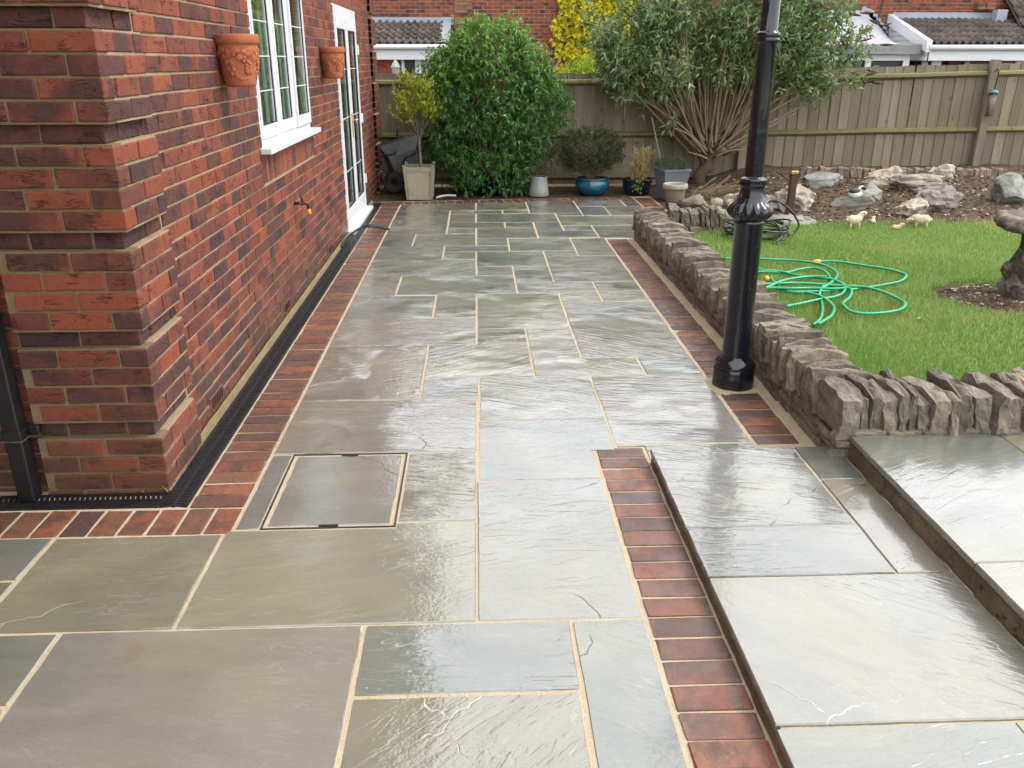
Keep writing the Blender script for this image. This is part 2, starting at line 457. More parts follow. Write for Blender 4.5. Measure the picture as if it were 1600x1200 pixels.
c = t.mix(t.mr(t.noise(p, 0.8, 3), 0.45, 0.65, 0.0, 0.4), c, (0.13, 0.28, 0.045))
t.bs(Base_Color=c)
tr = t.n('ShaderNodeBsdfTranslucent', 0, {0: c})
ms = t.t.nodes.new('ShaderNodeMixShader')
ms.inputs[0].default_value = 0.35
t.t.links.new(t.b.outputs[0], ms.inputs[1])
t.t.links.new(tr, ms.inputs[2])
t.t.links.new(ms.outputs[0], t.t.nodes['Material Output'].inputs[0])
M['grass'] = t.m


def mat_leaf(name, stops, rough=0.35, spec=0.5, trans=0.3, top=None):
    t = NT(name, spec, rough)
    c = t.ramp(t.rnd(), stops)
    if top:      # younger, paler growth near the top of the plant
        z = t.sep(t.pos(), 2)
        f = t.math('ADD', z, t.math('MULTIPLY', t.math('SUBTRACT', t.rnd2(4.4), 0.5), top[3]))
        c = t.mix(t.mr(f, top[0], top[1], 0, 0.85), c, top[2])
    t.bs(Base_Color=c)
    tr = t.n('ShaderNodeBsdfTranslucent', 0, {0: t.mix(0.3, c, (0.2, 0.3, 0.03))})
    ms = t.t.nodes.new('ShaderNodeMixShader')
    ms.inputs[0].default_value = trans
    t.t.links.new(t.b.outputs[0], ms.inputs[1])
    t.t.links.new(tr, ms.inputs[2])
    t.t.links.new(ms.outputs[0], t.t.nodes['Material Output'].inputs[0])
    return t.m

M['laurel'] = mat_leaf('bush_leaf', [(0, (0.03, 0.095, 0.018)), (0.5, (0.05, 0.145, 0.026)), (0.9, (0.085, 0.205, 0.04)), (1, (0.14, 0.25, 0.05))], 0.32, 0.5, 0.28, (1.15, 1.9, (0.16, 0.31, 0.045), 0.7))
M['budd'] = mat_leaf('buddleia_leaf', [(0, (0.085, 0.145, 0.052)), (0.4, (0.145, 0.225, 0.085)), (0.8, (0.23, 0.31, 0.15)), (0.97, (0.36, 0.42, 0.27)), (1, (0.45, 0.36, 0.04))], 0.6, 0.3, 0.3)
M['bay'] = mat_leaf('bay_leaf', [(0, (0.16, 0.2, 0.014)), (0.5, (0.3, 0.34, 0.022)), (1, (0.45, 0.46, 0.045))], 0.45, 0.4, 0.35)
M['ivy'] = mat_leaf('golden_climber_leaf', [(0, (0.3, 0.3, 0.01)), (0.4, (0.52, 0.44, 0.012)), (0.8, (0.72, 0.6, 0.02)), (1, (0.3, 0.36, 0.03))], 0.5, 0.3, 0.35)
M['azalea'] = mat_leaf('bronze_shrub_leaf', [(0, (0.025, 0.035, 0.01)), (0.5, (0.05, 0.065, 0.017)), (0.9, (0.09, 0.1, 0.03)), (1, (0.13, 0.075, 0.03))], 0.45, 0.4, 0.2)
M['conifer'] = mat_leaf('dwarf_conifer_leaf', [(0, (0.015, 0.04, 0.012)), (0.6, (0.03, 0.07, 0.02)), (1, (0.06, 0.11, 0.035))], 0.6, 0.3, 0.15)
M['heather'] = mat_leaf('dry_heather_twig', [(0, (0.07, 0.045, 0.03)), (0.6, (0.14, 0.095, 0.065)), (1, (0.2, 0.15, 0.1))], 0.8, 0.2, 0.1)
M['strawleaf'] = mat_leaf('straw_blade', [(0, (0.26, 0.2, 0.09)), (0.6, (0.44, 0.35, 0.18)), (1, (0.2, 0.23, 0.05))], 0.7, 0.2, 0.3)
M['lime'] = mat_leaf('lime_hedge_leaf', [(0, (0.16, 0.26, 0.02)), (0.6, (0.3, 0.4, 0.04)), (1, (0.42, 0.48, 0.06))], 0.5, 0.3, 0.35)
M['flower'] = mat_leaf('spent_flower_spike', [(0, (0.05, 0.035, 0.02)), (0.7, (0.11, 0.07, 0.04)), (1, (0.16, 0.11, 0.06))], 0.8, 0.2, 0.1)

t = NT('roof_tile_concrete', 0.3, 0.85)
v = t.loc()
c = t.ramp(t.noise(v, 14, 5, 0.65), [(0.25, (0.045, 0.036, 0.032)), (0.55, (0.095, 0.078, 0.07)), (0.8, (0.15, 0.128, 0.115))])
c = t.mix(1.0, c, t.ramp(t.rnd(), [(0, (0.7, 0.7, 0.7)), (1, (1.3, 1.27, 1.24))]), 'MULTIPLY')
c = t.mix(t.mr(t.noise(v, 26, 2), 0.71, 0.76), c, (0.55, 0.53, 0.5))
M['tile'] = t.bs(Base_Color=c, Normal=t.bump(t.noise(v, 60, 4), 0.006))

t = NT('window_glass', 0.5, 0.02)
gl = t.n('ShaderNodeBsdfGlossy', 0, {0: (0.9, 0.93, 0.92, 1), 1: 0.015})
tp = t.n('ShaderNodeBsdfTransparent', 0, {0: (0.82, 0.88, 0.85, 1)})
fr = t.n('ShaderNodeFresnel', 0, {0: 1.6})
fr = t.math('MULTIPLY', fr, t.math('SUBTRACT', 1.0, t.n('ShaderNodeNewGeometry', 6)))      # only the outer face of the pane mirrors
ms = t.t.nodes.new('ShaderNodeMixShader')
t.t.links.new(fr, ms.inputs[0])
t.t.links.new(tp, ms.inputs[1])
t.t.links.new(gl, ms.inputs[2])
t.t.links.new(ms.outputs[0], t.t.nodes['Material Output'].inputs[0])
M['glass'] = t.m
M['curtain'] = simple('pale_green_curtain', (0.6, 0.63, 0.5), 0.85, 0.15, 6, 0.0)
M['room'] = simple('dim_room', (0.12, 0.11, 0.1), 0.9, 0.2, 2, 0.0)

# ------------------------------------------------------------------ object helpers
def link(o):
    COL.objects.link(o)
    return o


def tag(o, label=None, cat=None, group=None, kind=None):
    if label: o['label'] = label
    if cat: o['category'] = cat
    if group: o['group'] = group
    if kind: o['kind'] = kind
    return o


def thing(name, label, cat, loc=(0, 0, 0), rotz=0.0, group=None):
    o = bpy.data.objects.new(name, None)
    o.empty_display_size = 0.1
    o.location = loc
    o.rotation_euler = (0, 0, rotz)
    return tag(link(o), label, cat, group)


def put(name, mesh, mat, parent=None, loc=(0, 0, 0), rot=(0, 0, 0), scale=(1, 1, 1), world=True):
    """link a mesh object; with world=True loc is a world position even under a (never rotated) parent"""
    o = bpy.data.objects.new(name, mesh)
    if mat is not None and not mesh.materials:
        mesh.materials.append(M[mat] if isinstance(mat, str) else mat)
    l = Vector(loc)
    if parent is not None:
        o.parent = parent
        if world:
            q = parent
            while q is not None:
                l = l - q.location
                q = q.parent
    o.location = l
    o.rotation_euler = rot
    o.scale = scale
    return link(o)


def set_loc_attr(me, arr):
    a = me.attributes.new('loc', 'FLOAT_VECTOR', 'POINT')
    a.data.foreach_set('vector', np.asarray(arr, dtype=np.float32).ravel())


def np_mesh(name, V, F, loc=None, smooth=False):
    """V (n,3), F list of equal-length faces (m,k)"""
    V = np.asarray(V, dtype=np.float32)
    F = np.asarray(F, dtype=np.int32)
    me = bpy.data.meshes.new(name)
    k = F.shape[1]
    me.vertices.add(len(V))
    me.vertices.foreach_set('co', V.ravel())
    me.loops.add(F.size)
    me.loops.foreach_set('vertex_index', F.ravel())
    me.polygons.add(len(F))
    me.polygons.foreach_set('loop_start', np.arange(0, F.size, k, dtype=np.int32))
    if smooth:
        me.polygons.foreach_set('use_smooth', np.ones(len(F), dtype=bool))
    me.update(calc_edges=True)
    if not smooth:
        me.shade_flat()
    set_loc_attr(me, V if loc is None else loc)
    return me


def py_mesh(name, V, F, smooth=False, loc=None):
    me = bpy.data.meshes.new(name)
    me.from_pydata([tuple(v) for v in V], [], F)
    me.update()
    if smooth:
        me.polygons.foreach_set('use_smooth', np.ones(len(me.polygons), dtype=bool))
    set_loc_attr(me, [tuple(v.co) for v in me.vertices] if loc is None else loc)
    return me


BOXF = np.array([[0, 2, 3, 1], [4, 5, 7, 6], [0, 1, 5, 4], [2, 6, 7, 3], [0, 4, 6, 2], [1, 3, 7, 5]])
BOXV = np.array([[x, y, z] for z in (-.5, .5) for y in (-.5, .5) for x in (-.5, .5)])
BOXF = np.array([[0, 2, 3, 1], [4, 5, 7, 6], [0, 1, 5, 4], [2, 6, 7, 3], [0, 4, 6, 2], [1, 3, 7, 5]])


def boxes_mesh(name, C, S, swap=False, rot=None):
    C = np.asarray(C, float)
    S = np.asarray(S, float)
    n = len(C)
    L = BOXV[None] * S[:, None, :]
    Wd = L.copy()
    if rot is not None:
        ca, sa = np.cos(rot)[:, None], np.sin(rot)[:, None]
        Wd = np.stack([L[..., 0] * ca - L[..., 1] * sa, L[..., 0] * sa + L[..., 1] * ca, L[..., 2]], -1)
    V = (Wd + C[:, None, :]).reshape(-1, 3)
    F = (BOXF[None] + (np.arange(n) * 8)[:, None, None]).reshape(-1, 4)
    lo = L.reshape(-1, 3)
    if swap:
        lo = lo[:, [1, 0, 2]]
    return np_mesh(name, V, F, lo)


def box_mesh(name, sx, sy, sz, bevel=0.003, seg=1, jit=0.0, org=(0, 0, 0), seed=0):
    bm = bmesh.new()
    bmesh.ops.create_cube(bm, size=1)
    for v in bm.verts:
        v.co = Vector((v.co.x * sx, v.co.y * sy, v.co.z * sz))
    if bevel:
        bmesh.ops.bevel(bm, geom=list(bm.edges), offset=bevel, segments=seg, affect='EDGES', profile=0.6)
    rr = random.Random(seed)
    for v in bm.verts:
        if jit:
            v.co += Vector((rr.uniform(-1, 1), rr.uniform(-1, 1), rr.uniform(-1, 1))) * jit
        v.co += Vector(org)
    me = bpy.data.meshes.new(name)
    bm.to_mesh(me)
    bm.free()
    set_loc_attr(me, [tuple(v.co) for v in me.vertices])
    return me


def box(name, mat, parent, x0, x1, y0, y1, z0, z1, bevel=0.003, seg=1):
    me = box_mesh(name, x1 - x0, y1 - y0, z1 - z0, min(bevel, 0.45 * min(x1 - x0, y1 - y0, z1 - z0)) if bevel else 0, seg)
    return put(name, me, mat, parent, ((x0 + x1) / 2, (y0 + y1) / 2, (z0 + z1) / 2))


def lathe_mesh(name, prof, seg=32, mod=None, smooth=True, a0=0.0, a1=2 * math.pi, cap=False):
    V, F = [], []
    full = abs(a1 - a0 - 2 * math.pi) < 1e-6
    ns = seg if full else seg + 1
    for i, (r, z) in enumerate(prof):
        for j in range(ns):
            a = a0 + (a1 - a0) * j / seg
            k = mod(i, a, z) if mod else 1.0
            V.append((r * k * math.cos(a), r * k * math.sin(a), z))
    for i in range(len(prof) - 1):
        for j in range(seg):
            j2 = (j + 1) % ns
            F.append((i * ns + j, i * ns + j2, (i + 1) * ns + j2, (i + 1) * ns + j))
    if cap:
        F.append(tuple(range(ns))[::-1])
        F.append(tuple(range((len(prof) - 1) * ns, len(prof) * ns)))
    me = py_mesh(name, V, F, smooth)
    return me


def tube_arrays(pts, rad, seg=8, off=0):
    P = [Vector(p) for p in pts]
    n = len(P)
    rads = rad if hasattr(rad, '__len__') else [rad] * n
    V, F = [], []
    prev = None
    for i, p in enumerate(P):
        d = (P[min(i + 1, n - 1)] - P[max(i - 1, 0)]).normalized()
        if prev is None:
            u = d.orthogonal().normalized()
        else:
            u = (prev - d * prev.dot(d))
            u = u.normalized() if u.length > 1e-6 else d.orthogonal().normalized()
        prev = u
        b = d.cross(u)
        for j in range(seg):
            a = 2 * math.pi * j / seg
            V.append(p + (u * math.cos(a) + b * math.sin(a)) * rads[i])
    for i in range(n - 1):
        for j in range(seg):
            j2 = (j + 1) % seg
            F.append((off + i * seg + j, off + i * seg + j2, off + (i + 1) * seg + j2, off + (i + 1) * seg + j))
    F.append(tuple(off + j for j in range(seg))[::-1])
    F.append(tuple(off + (n - 1) * seg + j for j in range(seg)))
    return V, F


def smooth_path(pts, n=6, closed=False):
    """Catmull-Rom through pts"""
    P = [Vector(p) for p in pts]
    out = []
    for i in range(len(P) - 1):
        p0, p1, p2, p3 = P[max(i - 1, 0)], P[i], P[i + 1], P[min(i + 2, len(P) - 1)]
        for k in range(n):
            t = k / n
            out.append(0.5 * ((2 * p1) + (p2 - p0) * t + (2 * p0 - 5 * p1 + 4 * p2 - p3) * t * t + (3 * p1 - p0 - 3 * p2 + p3) * t ** 3))
    out.append(P[-1])
    return out


def tubes_mesh(name, paths, seg=8, smooth=True):
    V, F = [], []
    for pts, rad in paths:
        v, f = tube_arrays(pts, rad, seg, len(V))
        V += v
        F += f
    return py_mesh(name, V, F, smooth)


def rock_mesh(name, sx, sy, sz, seed, sub=3, cuts=7, amp=0.12, fr=2.2, smooth=False):
    rr = random.Random(seed)
    bm = bmesh.new()
    bmesh.ops.create_icosphere(bm, subdivisions=sub, radius=1)
    planes = []
    for k in range(cuts):
        d = Vector((rr.gauss(0, 1), rr.gauss(0, 1), rr.gauss(0, 1))).normalized()
        planes.append((d, rr.uniform(0.55, 0.85)))
    so = Vector((seed * 3.7, seed * 1.3, seed * 2.1))
    for v in bm.verts:
        p = v.co.copy()
        for d, h in planes:
            e = p.dot(d) - h
            if e > 0:
                p -= d * e
        nn = mnoise.fractal(p * fr + so, 1.0, 2.0, 4)
        p += p.normalized() * nn * amp
        v.co = Vector((p.x * sx, p.y * sy, p.z * sz))
    me = bpy.data.meshes.new(name)
    bm.to_mesh(me)
    bm.free()
    if smooth:
        me.polygons.foreach_set('use_smooth', np.ones(len(me.polygons), dtype=bool))
    set_loc_attr(me, [tuple(v.co) for v in me.vertices])
    return me


def stone_block(name, sx, sy, sz, seed, cuts=3, amp=0.012, rnd=0.35, amps=(1, 1, 1), fq=14.0):
    """a roughly split rectangular stone"""
    rr = random.Random(seed)
    bm = bmesh.new()
    bmesh.ops.create_cube(bm, size=2)
    bmesh.ops.subdivide_edges(bm, edges=list(bm.edges), cuts=cuts, use_grid_fill=True)
    so = Vector((seed * 5.1, seed * 2.3, seed * 1.7))
    tx, ty = rr.uniform(-0.12, 0.12), rr.uniform(-0.14, 0.14)
    c1, c2 = rr.uniform(.0, .35), rr.uniform(.0, .35)
    for v in bm.verts:
        p = v.co.copy()
        l = max(abs(p.x), abs(p.y), abs(p.z))
        q = p.normalized() * l * 1.15
        p = p.lerp(q, rnd * 0.5)
        # broken-off upper corners
        if p.z > .45:
            if p.y > .45: p.z -= c1 * (p.y - .45) * 1.4
            if p.y < -.45: p.z += c2 * (p.y + .45) * 1.4
        p = Vector((p.x * sx / 2 * (1 + tx * p.z), p.y * sy / 2, p.z * sz / 2 * (1 + ty * p.y)))
        nn = Vector((mnoise.fractal(p * fq + so, 1, 2, 3) * amps[0], mnoise.fractal(p * fq + so * 2, 1, 2, 3) * amps[1], mnoise.fractal(p * fq - so, 1, 2, 3) * amps[2]))
        v.co = p + nn * amp
    me = bpy.data.meshes.new(name)
    bm.to_mesh(me)
    bm.free()
    set_loc_attr(me, [tuple(v.co) for v in me.vertices])
    return me


def nrm(a):
    return a / np.maximum(np.linalg.norm(a, axis=-1, keepdims=True), 1e-9)


def leaf_mesh(name, P, D, L, Wd, up=None, fold=0.3, curl=0.2):
    """folded, curled leaves: 6 vertices, 4 triangles each"""
    P, D = np.asarray(P, float), nrm(np.asarray(D, float))
    n = len(P)
    L = np.broadcast_to(np.asarray(L, float), (n,))[:, None]
    Wd = np.broadcast_to(np.asarray(Wd, float), (n,))[:, None]
    ref = rng.normal(0, 0.55, (n, 3)) + (np.array([0, 0, 1.0]) if up is None else up)
    S = nrm(np.cross(D, ref))
    N = nrm(np.cross(S, D))
    base = P
    tip = P + D * L - N * L * curl
    m1 = P + D * L * 0.4 + N * L * 0.03
    l = m1 + S * Wd * 0.5 + N * Wd * fold
    r = m1 - S * Wd * 0.5 + N * Wd * fold
    V = np.stack([base, l, r, tip, m1], 1).reshape(-1, 3)
    o = (np.arange(n) * 5)[:, None, None]
    F = (np.array([[0, 4, 1], [0, 2, 4], [1, 4, 3], [4, 2, 3]])[None] + o).reshape(-1, 3)
    return np_mesh(name, V, F)

# ------------------------------------------------------------------ ground
g = np_mesh('ground', [(-90, -60, -.06), (110, -60, -.06), (110, 160, -.06), (-90, 160, -.06)], [[0, 1, 2, 3]])
tag(put('ground', g, 'earth'), kind='structure')

# ------------------------------------------------------------------ patio: bed + slabs + clay edging
patio = tag(put('patio', np_mesh('patio', [(-4.2, -1.6, -.0038), (1.5, -1.6, -.0038), (1.5, 8.0, -.0038), (2.17, 8.0, -.0038), (2.17, 10.62, -.0038), (-1.27, 10.30, -.0038), (-4.2, 10.30, -.0038)], [[0, 1, 2, 3, 4, 5, 6]]), 'joint'), kind='structure')


def slab_mesh(poly, th=0.034, gap=0.005, seed=0, chip=0.0022):
    rr = random.Random(seed)
    c = Vector((sum(p[0] for p in poly) / len(poly), sum(p[1] for p in poly) / len(poly), 0))
    pts = []
    n = len(poly)
    for i in range(n):
        a, b = Vector((*poly[i], 0)) - c, Vector((*poly[(i + 1) % n], 0)) - c
        d = (b - a)
        k = max(2, int(d.length / 0.045))
        nv = Vector((d.y, -d.x, 0)).normalized()
        for j in range(k):
            t = j / k
            p = a + d * t
            if j == 0:      # corner: inset along both edges
                pa = Vector((*poly[i - 1], 0)) - c
                n0 = Vector(((a - pa).y, -(a - pa).x, 0)).normalized()
                dn = nv + n0
                p = p - dn * gap * (1 + 0.2 * rr.random()) / max(0.4, dn.length_squared / 2) * 1.0
            else:
                ch = mnoise.noise(Vector((p.x * 9 + seed, p.y * 9, seed * .7))) * chip + mnoise.noise(Vector((p.x * 30 + seed, p.y * 30, seed * .7))) * chip * 0.6
                p = p - nv * (gap + ch)
            pts.append(p)
    m = len(pts)
    V, F = [], []
    for p in pts:       # top ring, inset
        q = p * 1.0
        L = p.length
        q = p - p.normalized() * 0.0035
        V.append((q.x, q.y, 0.0))
    for p in pts:
        V.append((p.x, p.y, -0.0035 - 0.0015 * rr.random()))
    for p in pts:
        V.append((p.x, p.y, -th))
    F.append(tuple(range(m)))
    for r0 in (0, 1):
        for j in range(m):
            j2 = (j + 1) % m
            F.append((r0 * m + j, (r0 + 1) * m + j, (r0 + 1) * m + j2, r0 * m + j2))
    return py_mesh('paving_slab', V, F), c

sid = [0]


STONE = {'olive': (.158, .149, .108), 'pink': (.164, .152, .131), 'blue': (.122, .13, .116), 'dark': (.108, .113, .1), 'brown': (.152, .138, .112), 'grey': (.152, .149, .130)}
NEAR_TINT = {(-1.265, 1.52): 'pink', (-.36, 1.82): 'blue', (-.36, 1.22): 'olive', (.268, 1.52): 'blue', (-.935, 2.13): 'olive', (-1.535, 2.13): 'olive', (-1.835, 2.41): 'dark', (-1.865, 1.82): 'dark',
             (-.02, 2.13): 'grey', (-.013, 3.05): 'blue', (-.003, 3.66): 'grey', (-.8, 2.716): 'grey', (-.905, 3.33): 'brown', (-.905, 3.945): 'brown', (.717, 1.605): 'grey', (.717, 2.558): 'grey', (.717, .7): 'blue'}

RIVEN = {(-.315, 2.735): .6, (-.305, 3.945): .65, (-.905, 3.945): .75, (.6, 3.37): .5, (.717, 2.558): .36, (-.905, 3.33): .4, (-.003, 3.66): .4, (-.8, 2.716): .12}


def slab(x0, x1, y0, y1, parent, z=0.0, poly=None, gap=0.0055, name='paving_slab', tilt=0.003):
    sid[0] += 1
    rr = random.Random(sid[0] * 17)
    if poly is None:
        poly = [(x0, y0), (x1, y0), (x1, y1), (x0, y1)]
    me, c = slab_mesh(poly, th=.034 if z < .01 else .022, gap=gap, seed=sid[0])
    o = put(name, me, 'slab', parent, (c.x, c.y, z + rr.uniform(-0.0012, 0.0012)), (rr.gauss(0, tilt), rr.gauss(0, tilt), 0))
    kx, ky = min(p[0] for p in poly), min(p[1] for p in poly)
    tint = next((v for (a, b), v in NEAR_TINT.items() if abs(a - kx) < .01 and abs(b - ky) < .01), None)
    base = STONE[tint or rr.choice(('olive', 'pink', 'blue', 'dark', 'brown', 'grey', 'grey', 'brown'))]
    k = rr.uniform(.9, 1.1)
    cy_ = sum(p[1] for p in poly) / len(poly)
    riven = rr.uniform(.38, .75) if cy_ > 3.9 else rr.uniform(.17, .34)
    riven = next((v for (a, b), v in RIVEN.items() if abs(a - kx) < .01 and abs(b - ky) < .01), riven)
    if z > .1:
        riven = .2
    o.color = (base[0] * k, base[1] * k, base[2] * k, riven)
    return o

A, B, C_, D_, E_, F_, H_, J_ = -.905, -.605, -.305, -.013, .287, .588, .885, 1.222
FAR = lambda x: 10.17 + 0.11 * x
for a in [(A, D_, 9.63), (D_, F_, 9.63), (F_, 1.17, 9.40), (1.17, 1.75, 9.84), (1.75, 1.94, 9.84)]:
    slab(0, 0, 0, 0, patio, poly=[(a[0], a[2]), (a[1], a[2]), (a[1], FAR(a[1])), (a[0], FAR(a[0]))], gap=.0075)
for a in [(C_, E_, 9.40, 9.63), (E_, F_, 9.40, 9.63), (1.17, 1.48, 9.24, 9.84), (1.48, 1.94, 9.24, 9.84), (.87, 1.17, 9.24, 9.40), (.87, 1.77, 8.66, 9.24), (1.77, 1.94, 8.66, 9.24),
          (A, C_, 9.04, 9.63), (A, C_, 8.26, 9.04), (C_, D_, 8.86, 9.40), (C_, E_, 8.55, 8.86), (C_, D_, 8.26, 8.55), (D_, .87, 8.86, 9.40), (E_, F_, 8.55, 8.86), (D_, F_, 8.03, 8.55),
          (F_, .87, 8.37, 8.86), (.87, 1.18, 8.37, 8.66), (F_, 1.18, 8.03, 8.37), (1.18, 1.94, 8.0, 8.66)]:
    slab(*a, patio, gap=.0075)
for a in [(A, B, 7.68, 8.26), (B, D_, 7.68, 8.26), (D_, E_, 7.68, 8.03), (E_, H_, 7.43, 8.03), (H_, J_, 7.21, 8.0), (C_, E_, 7.42, 7.68), (A, C_, 7.11, 7.68), (C_, D_, 7.11, 7.42),
          (D_, F_, 6.86, 7.42), (F_, H_, 7.21, 7.43), (F_, J_, 6.31, 7.21), (A, D_, 6.54, 7.11), (D_, E_, 6.54, 6.86), (E_, F_, 6.31, 6.86), (B, E_, 5.97, 6.54), (A, B, 5.95, 6.54),
          (E_, H_, 5.98, 6.31), (H_, J_, 5.73, 6.31), (F_, H_, 5.73, 5.98), (F_, J_, 5.44, 5.73), (A, C_, 5.38, 5.95), (C_, D_, 5.38, 5.97), (D_, F_, 5.12, 5.97), (F_, J_, 4.54, 5.44),
          (A, D_, 4.81, 5.38), (D_, .297, 4.81, 5.12), (.297, F_, 4.54, 5.12), (C_, .298, 4.25, 4.81), (.298, .91, 4.25, 4.54), (.91, J_, 4.25, 4.54), (A, C_, 3.945, 4.81), (C_, -.003, 3.945, 4.25),
          (-.003, .6, 3.66, 4.25), (.6, J_, 3.37, 4.25), (A, -.013, 3.33, 3.945), (A, -.815, 2.705, 3.33), (-.315, -.017, 2.735, 3.33)]:
    slab(*a, patio)
slab(0, 0, 0, 0, patio, poly=[(.722, 3.12), (J_, 3.12), (J_, 3.37), (.6, 3.37), (.6, 3.345), (.722, 3.345)])
slab(0, 0, 0, 0, patio, poly=[(-.013, 3.05), (.497, 3.05), (.497, 3.315), (.6, 3.315), (.6, 3.66), (-.013, 3.66)])
slab(0, 0, 0, 0, patio, poly=[(-.935, 2.13), (-.017, 2.13), (-.017, 2.735), (-.315, 2.735), (-.315, 2.70), (-.935, 2.70)])
for a in [(-.02, .497, 2.13, 3.05), (-1.535, -.935, 2.13, 2.68), (-1.835, -1.535, 2.41, 2.68), (-2.43, -1.835, 2.13, 2.68), (-1.835, -1.535, 2.13, 2.41), (-3.03, -2.43, 2.13, 2.68),
          (-1.265, -.36, 1.52, 2.13), (-1.865, -1.265, 1.82, 2.13), (-1.865, -1.265, 1.22, 1.82), (-2.77, -1.865, 1.52, 2.13), (-.36, .268, 1.82, 2.13), (-.36, .262, 1.22, 1.82), (.268, .497, 1.52, 2.13),
          (.262, .497, .91, 1.52), (-1.265, -.36, .91, 1.52), (-.36, .262, .61, 1.22), (-1.865, -1.265, .61, 1.22), (-1.265, -.36, .3, .91), (-.36, .497, .0, .61), (.262, .497, .61, .91), (-2.77, -1.865, .61, 1.52), (-1.865, -1.265, -.3, .61), (-1.265, -.36, -.6, .3), (-.36, .497, -.6, 0)]:
    slab(*a, patio, gap=.0065)

# clay pavers
PAV = [box_mesh('edging_brick', 0.206, 0.093, 0.05, 0.006, 2, 0.0018, (0, 0, -0.025), k) for k in range(6)]


def paver(x, y, rz=0.0, z=0.0, parent=None, sx=1.0, sy=1.0):
    return put('edging_brick', random.choice(PAV), 'paver', parent or patio, (x, y, z + random.uniform(-.0018, .0018)), (random.gauss(0, .006), random.gauss(0, .006), rz + random.gauss(0, .006)), (sx, sy, 1))

y = 2.925
while y < 10.18:                       # run beside the drain
    paver(-1.017, y)
    y += 0.0993
for i in range(21):                    # run in front of the house corner
    paver(-.962 - i * .1035, 2.776, R(90), sx=.9)
y = 3.29
i = 0
while y > -.3:                         # run at the foot of the step
    paver(.611, y, sx=1.0)
    y -= .1008
y = 3.40
while y < 7.92:                        # run beside the stone wall
    if abs(y - 4.08) > .085:
        paver(1.333, y, sx=.95)
    y += .1
x = -1.17
while x < 1.93:                        # far row
    paver(x + .05, FAR(x) + .112, R(90) + .11)
    x += .1
y = 8.05
while y < 10.5:                        # far right run
    paver(2.052, y)
    y += .1

# mortar haunch along the house and along the stone wall
V, F = [], []
ys = np.arange(3.0, 10.3, .06)
for k, yy in enumerate(ys):
    wv = mnoise.noise(Vector((0, yy * 7, 3))) * .006
    V += [(-1.262, yy, .03 + wv), (-1.243 + wv, yy, .004), (-1.243 + wv, yy, -.03)]
    if k:
        a = 3 * (k - 1)
        F += [(a, a + 1, a + 4, a + 3), (a + 1, a + 2, a + 5, a + 4)]
put('mortar_haunch', py_mesh('mortar_haunch', V, F, True), 'haunch', patio)
V, F = [], []
for k, yy in enumerate(np.arange(3.2, 7.95, .06)):
    wv = mnoise.noise(Vector((5, yy * 6, 3))) * .007
    V += [(1.447 + wv * .4, yy, -.004), (1.45 + wv, yy, .003), (1.492, yy, .007), (1.53, yy, .02)]
    if k:
        a = 4 * (k - 1)
        F += [(a + j, a + j + 1, a + 5 + j, a + 4 + j) for j in range(3)]
put('mortar_haunch', py_mesh('mortar_haunch', V, F, True), 'joint', patio)

# manhole cover: recessed tray with a slab in it
mh = thing('manhole_cover', 'recessed manhole cover filled with a grey paving slab in a sunken metal tray', 'manhole cover', (-.565, 3.015, 0))
box('tray_edge', 'slabtray', mh, -.812, -.806, 2.706, 3.326, -.03, .0008, 0)
box('tray_edge', 'slabtray', mh, -.324, -.318, 2.706, 3.326, -.03, .0008, 0)
box('tray_edge', 'slabtray', mh, -.806, -.324, 2.706, 2.711, -.03, .0008, 0)
box('tray_edge', 'slabtray', mh, -.806, -.324, 3.321, 3.326, -.03, .0008, 0)
slab(-.800, -.330, 2.716, 3.316, mh, name='inset_slab', gap=.011, tilt=.001)
box('lifting_slot', 'black', mh, -.60, -.53, 2.714, 2.726, -.02, .0022, 0)
box('lifting_slot', 'black', mh, -.60, -.53, 3.306, 3.318, -.02, .0022, 0)

# raised levels on the right
Z1, Z2 = .058, .155


def rough_strip(name, x, y0, y1, z0, z1, amp, mat, parent, seed):
    V, F = [], []
    ny, nz = int((y1 - y0) / .03), 6
    for i in range(ny + 1):
        for j in range(nz + 1):
            yy = y0 + (y1 - y0) * i / ny
            zz = z0 + (z1 - z0) * j / nz
            V.append((x - .002 + mnoise.fractal(Vector((seed, yy * 9, zz * 16)), 1, 2, 4) * amp - .004 * (1 - j / nz) ** 3, yy, zz))
    for i in range(ny):
        for j in range(nz):
            a = i * (nz + 1) + j
            F.append((a, a + 1, a + nz + 2, a + nz + 1))
    return put(name, py_mesh(name, V, F, True), mat, parent)

step = tag(put('raised_step', box_mesh('raised_step', .80, 4.6, .06, 0, org=(1.135, .885, .0)), 'joint'), kind='structure')
step.data.transform(Matrix.Translation((0, 0, Z1 - .0365)))
rough_strip('riser_face', .726, -1.4, 3.18, -.01, Z1 - .02, .004, 'riser', step, 3)
for a in [(.717, 1.338, 2.558, 3.20), (.717, 1.338, 2.25, 2.558), (1.338, 1.522, 2.90, 3.20), (1.338, 1.522, 2.25, 2.90), (.717, 1.522, 1.605, 2.25), (.717, 1.325, .7, 1.605), (1.325, 1.522, .7, 1.605), (.717, 1.522, .1, .7), (.717, 1.522, -.8, .1)]:
    slab(*a, step, Z1, gap=.004)
upper = tag(put('upper_patio', box_mesh('upper_patio', 5.0, 4.5, .12, 0, org=(4.04, .835, .0)), 'joint'), kind='structure')
upper.data.transform(Matrix.Translation((0, 0, Z2 - .0665)))
rough_strip('riser_face', 1.530, -1.4, 3.08, Z1 - .01, Z2 - .02, .010, 'riser', upper, 9)
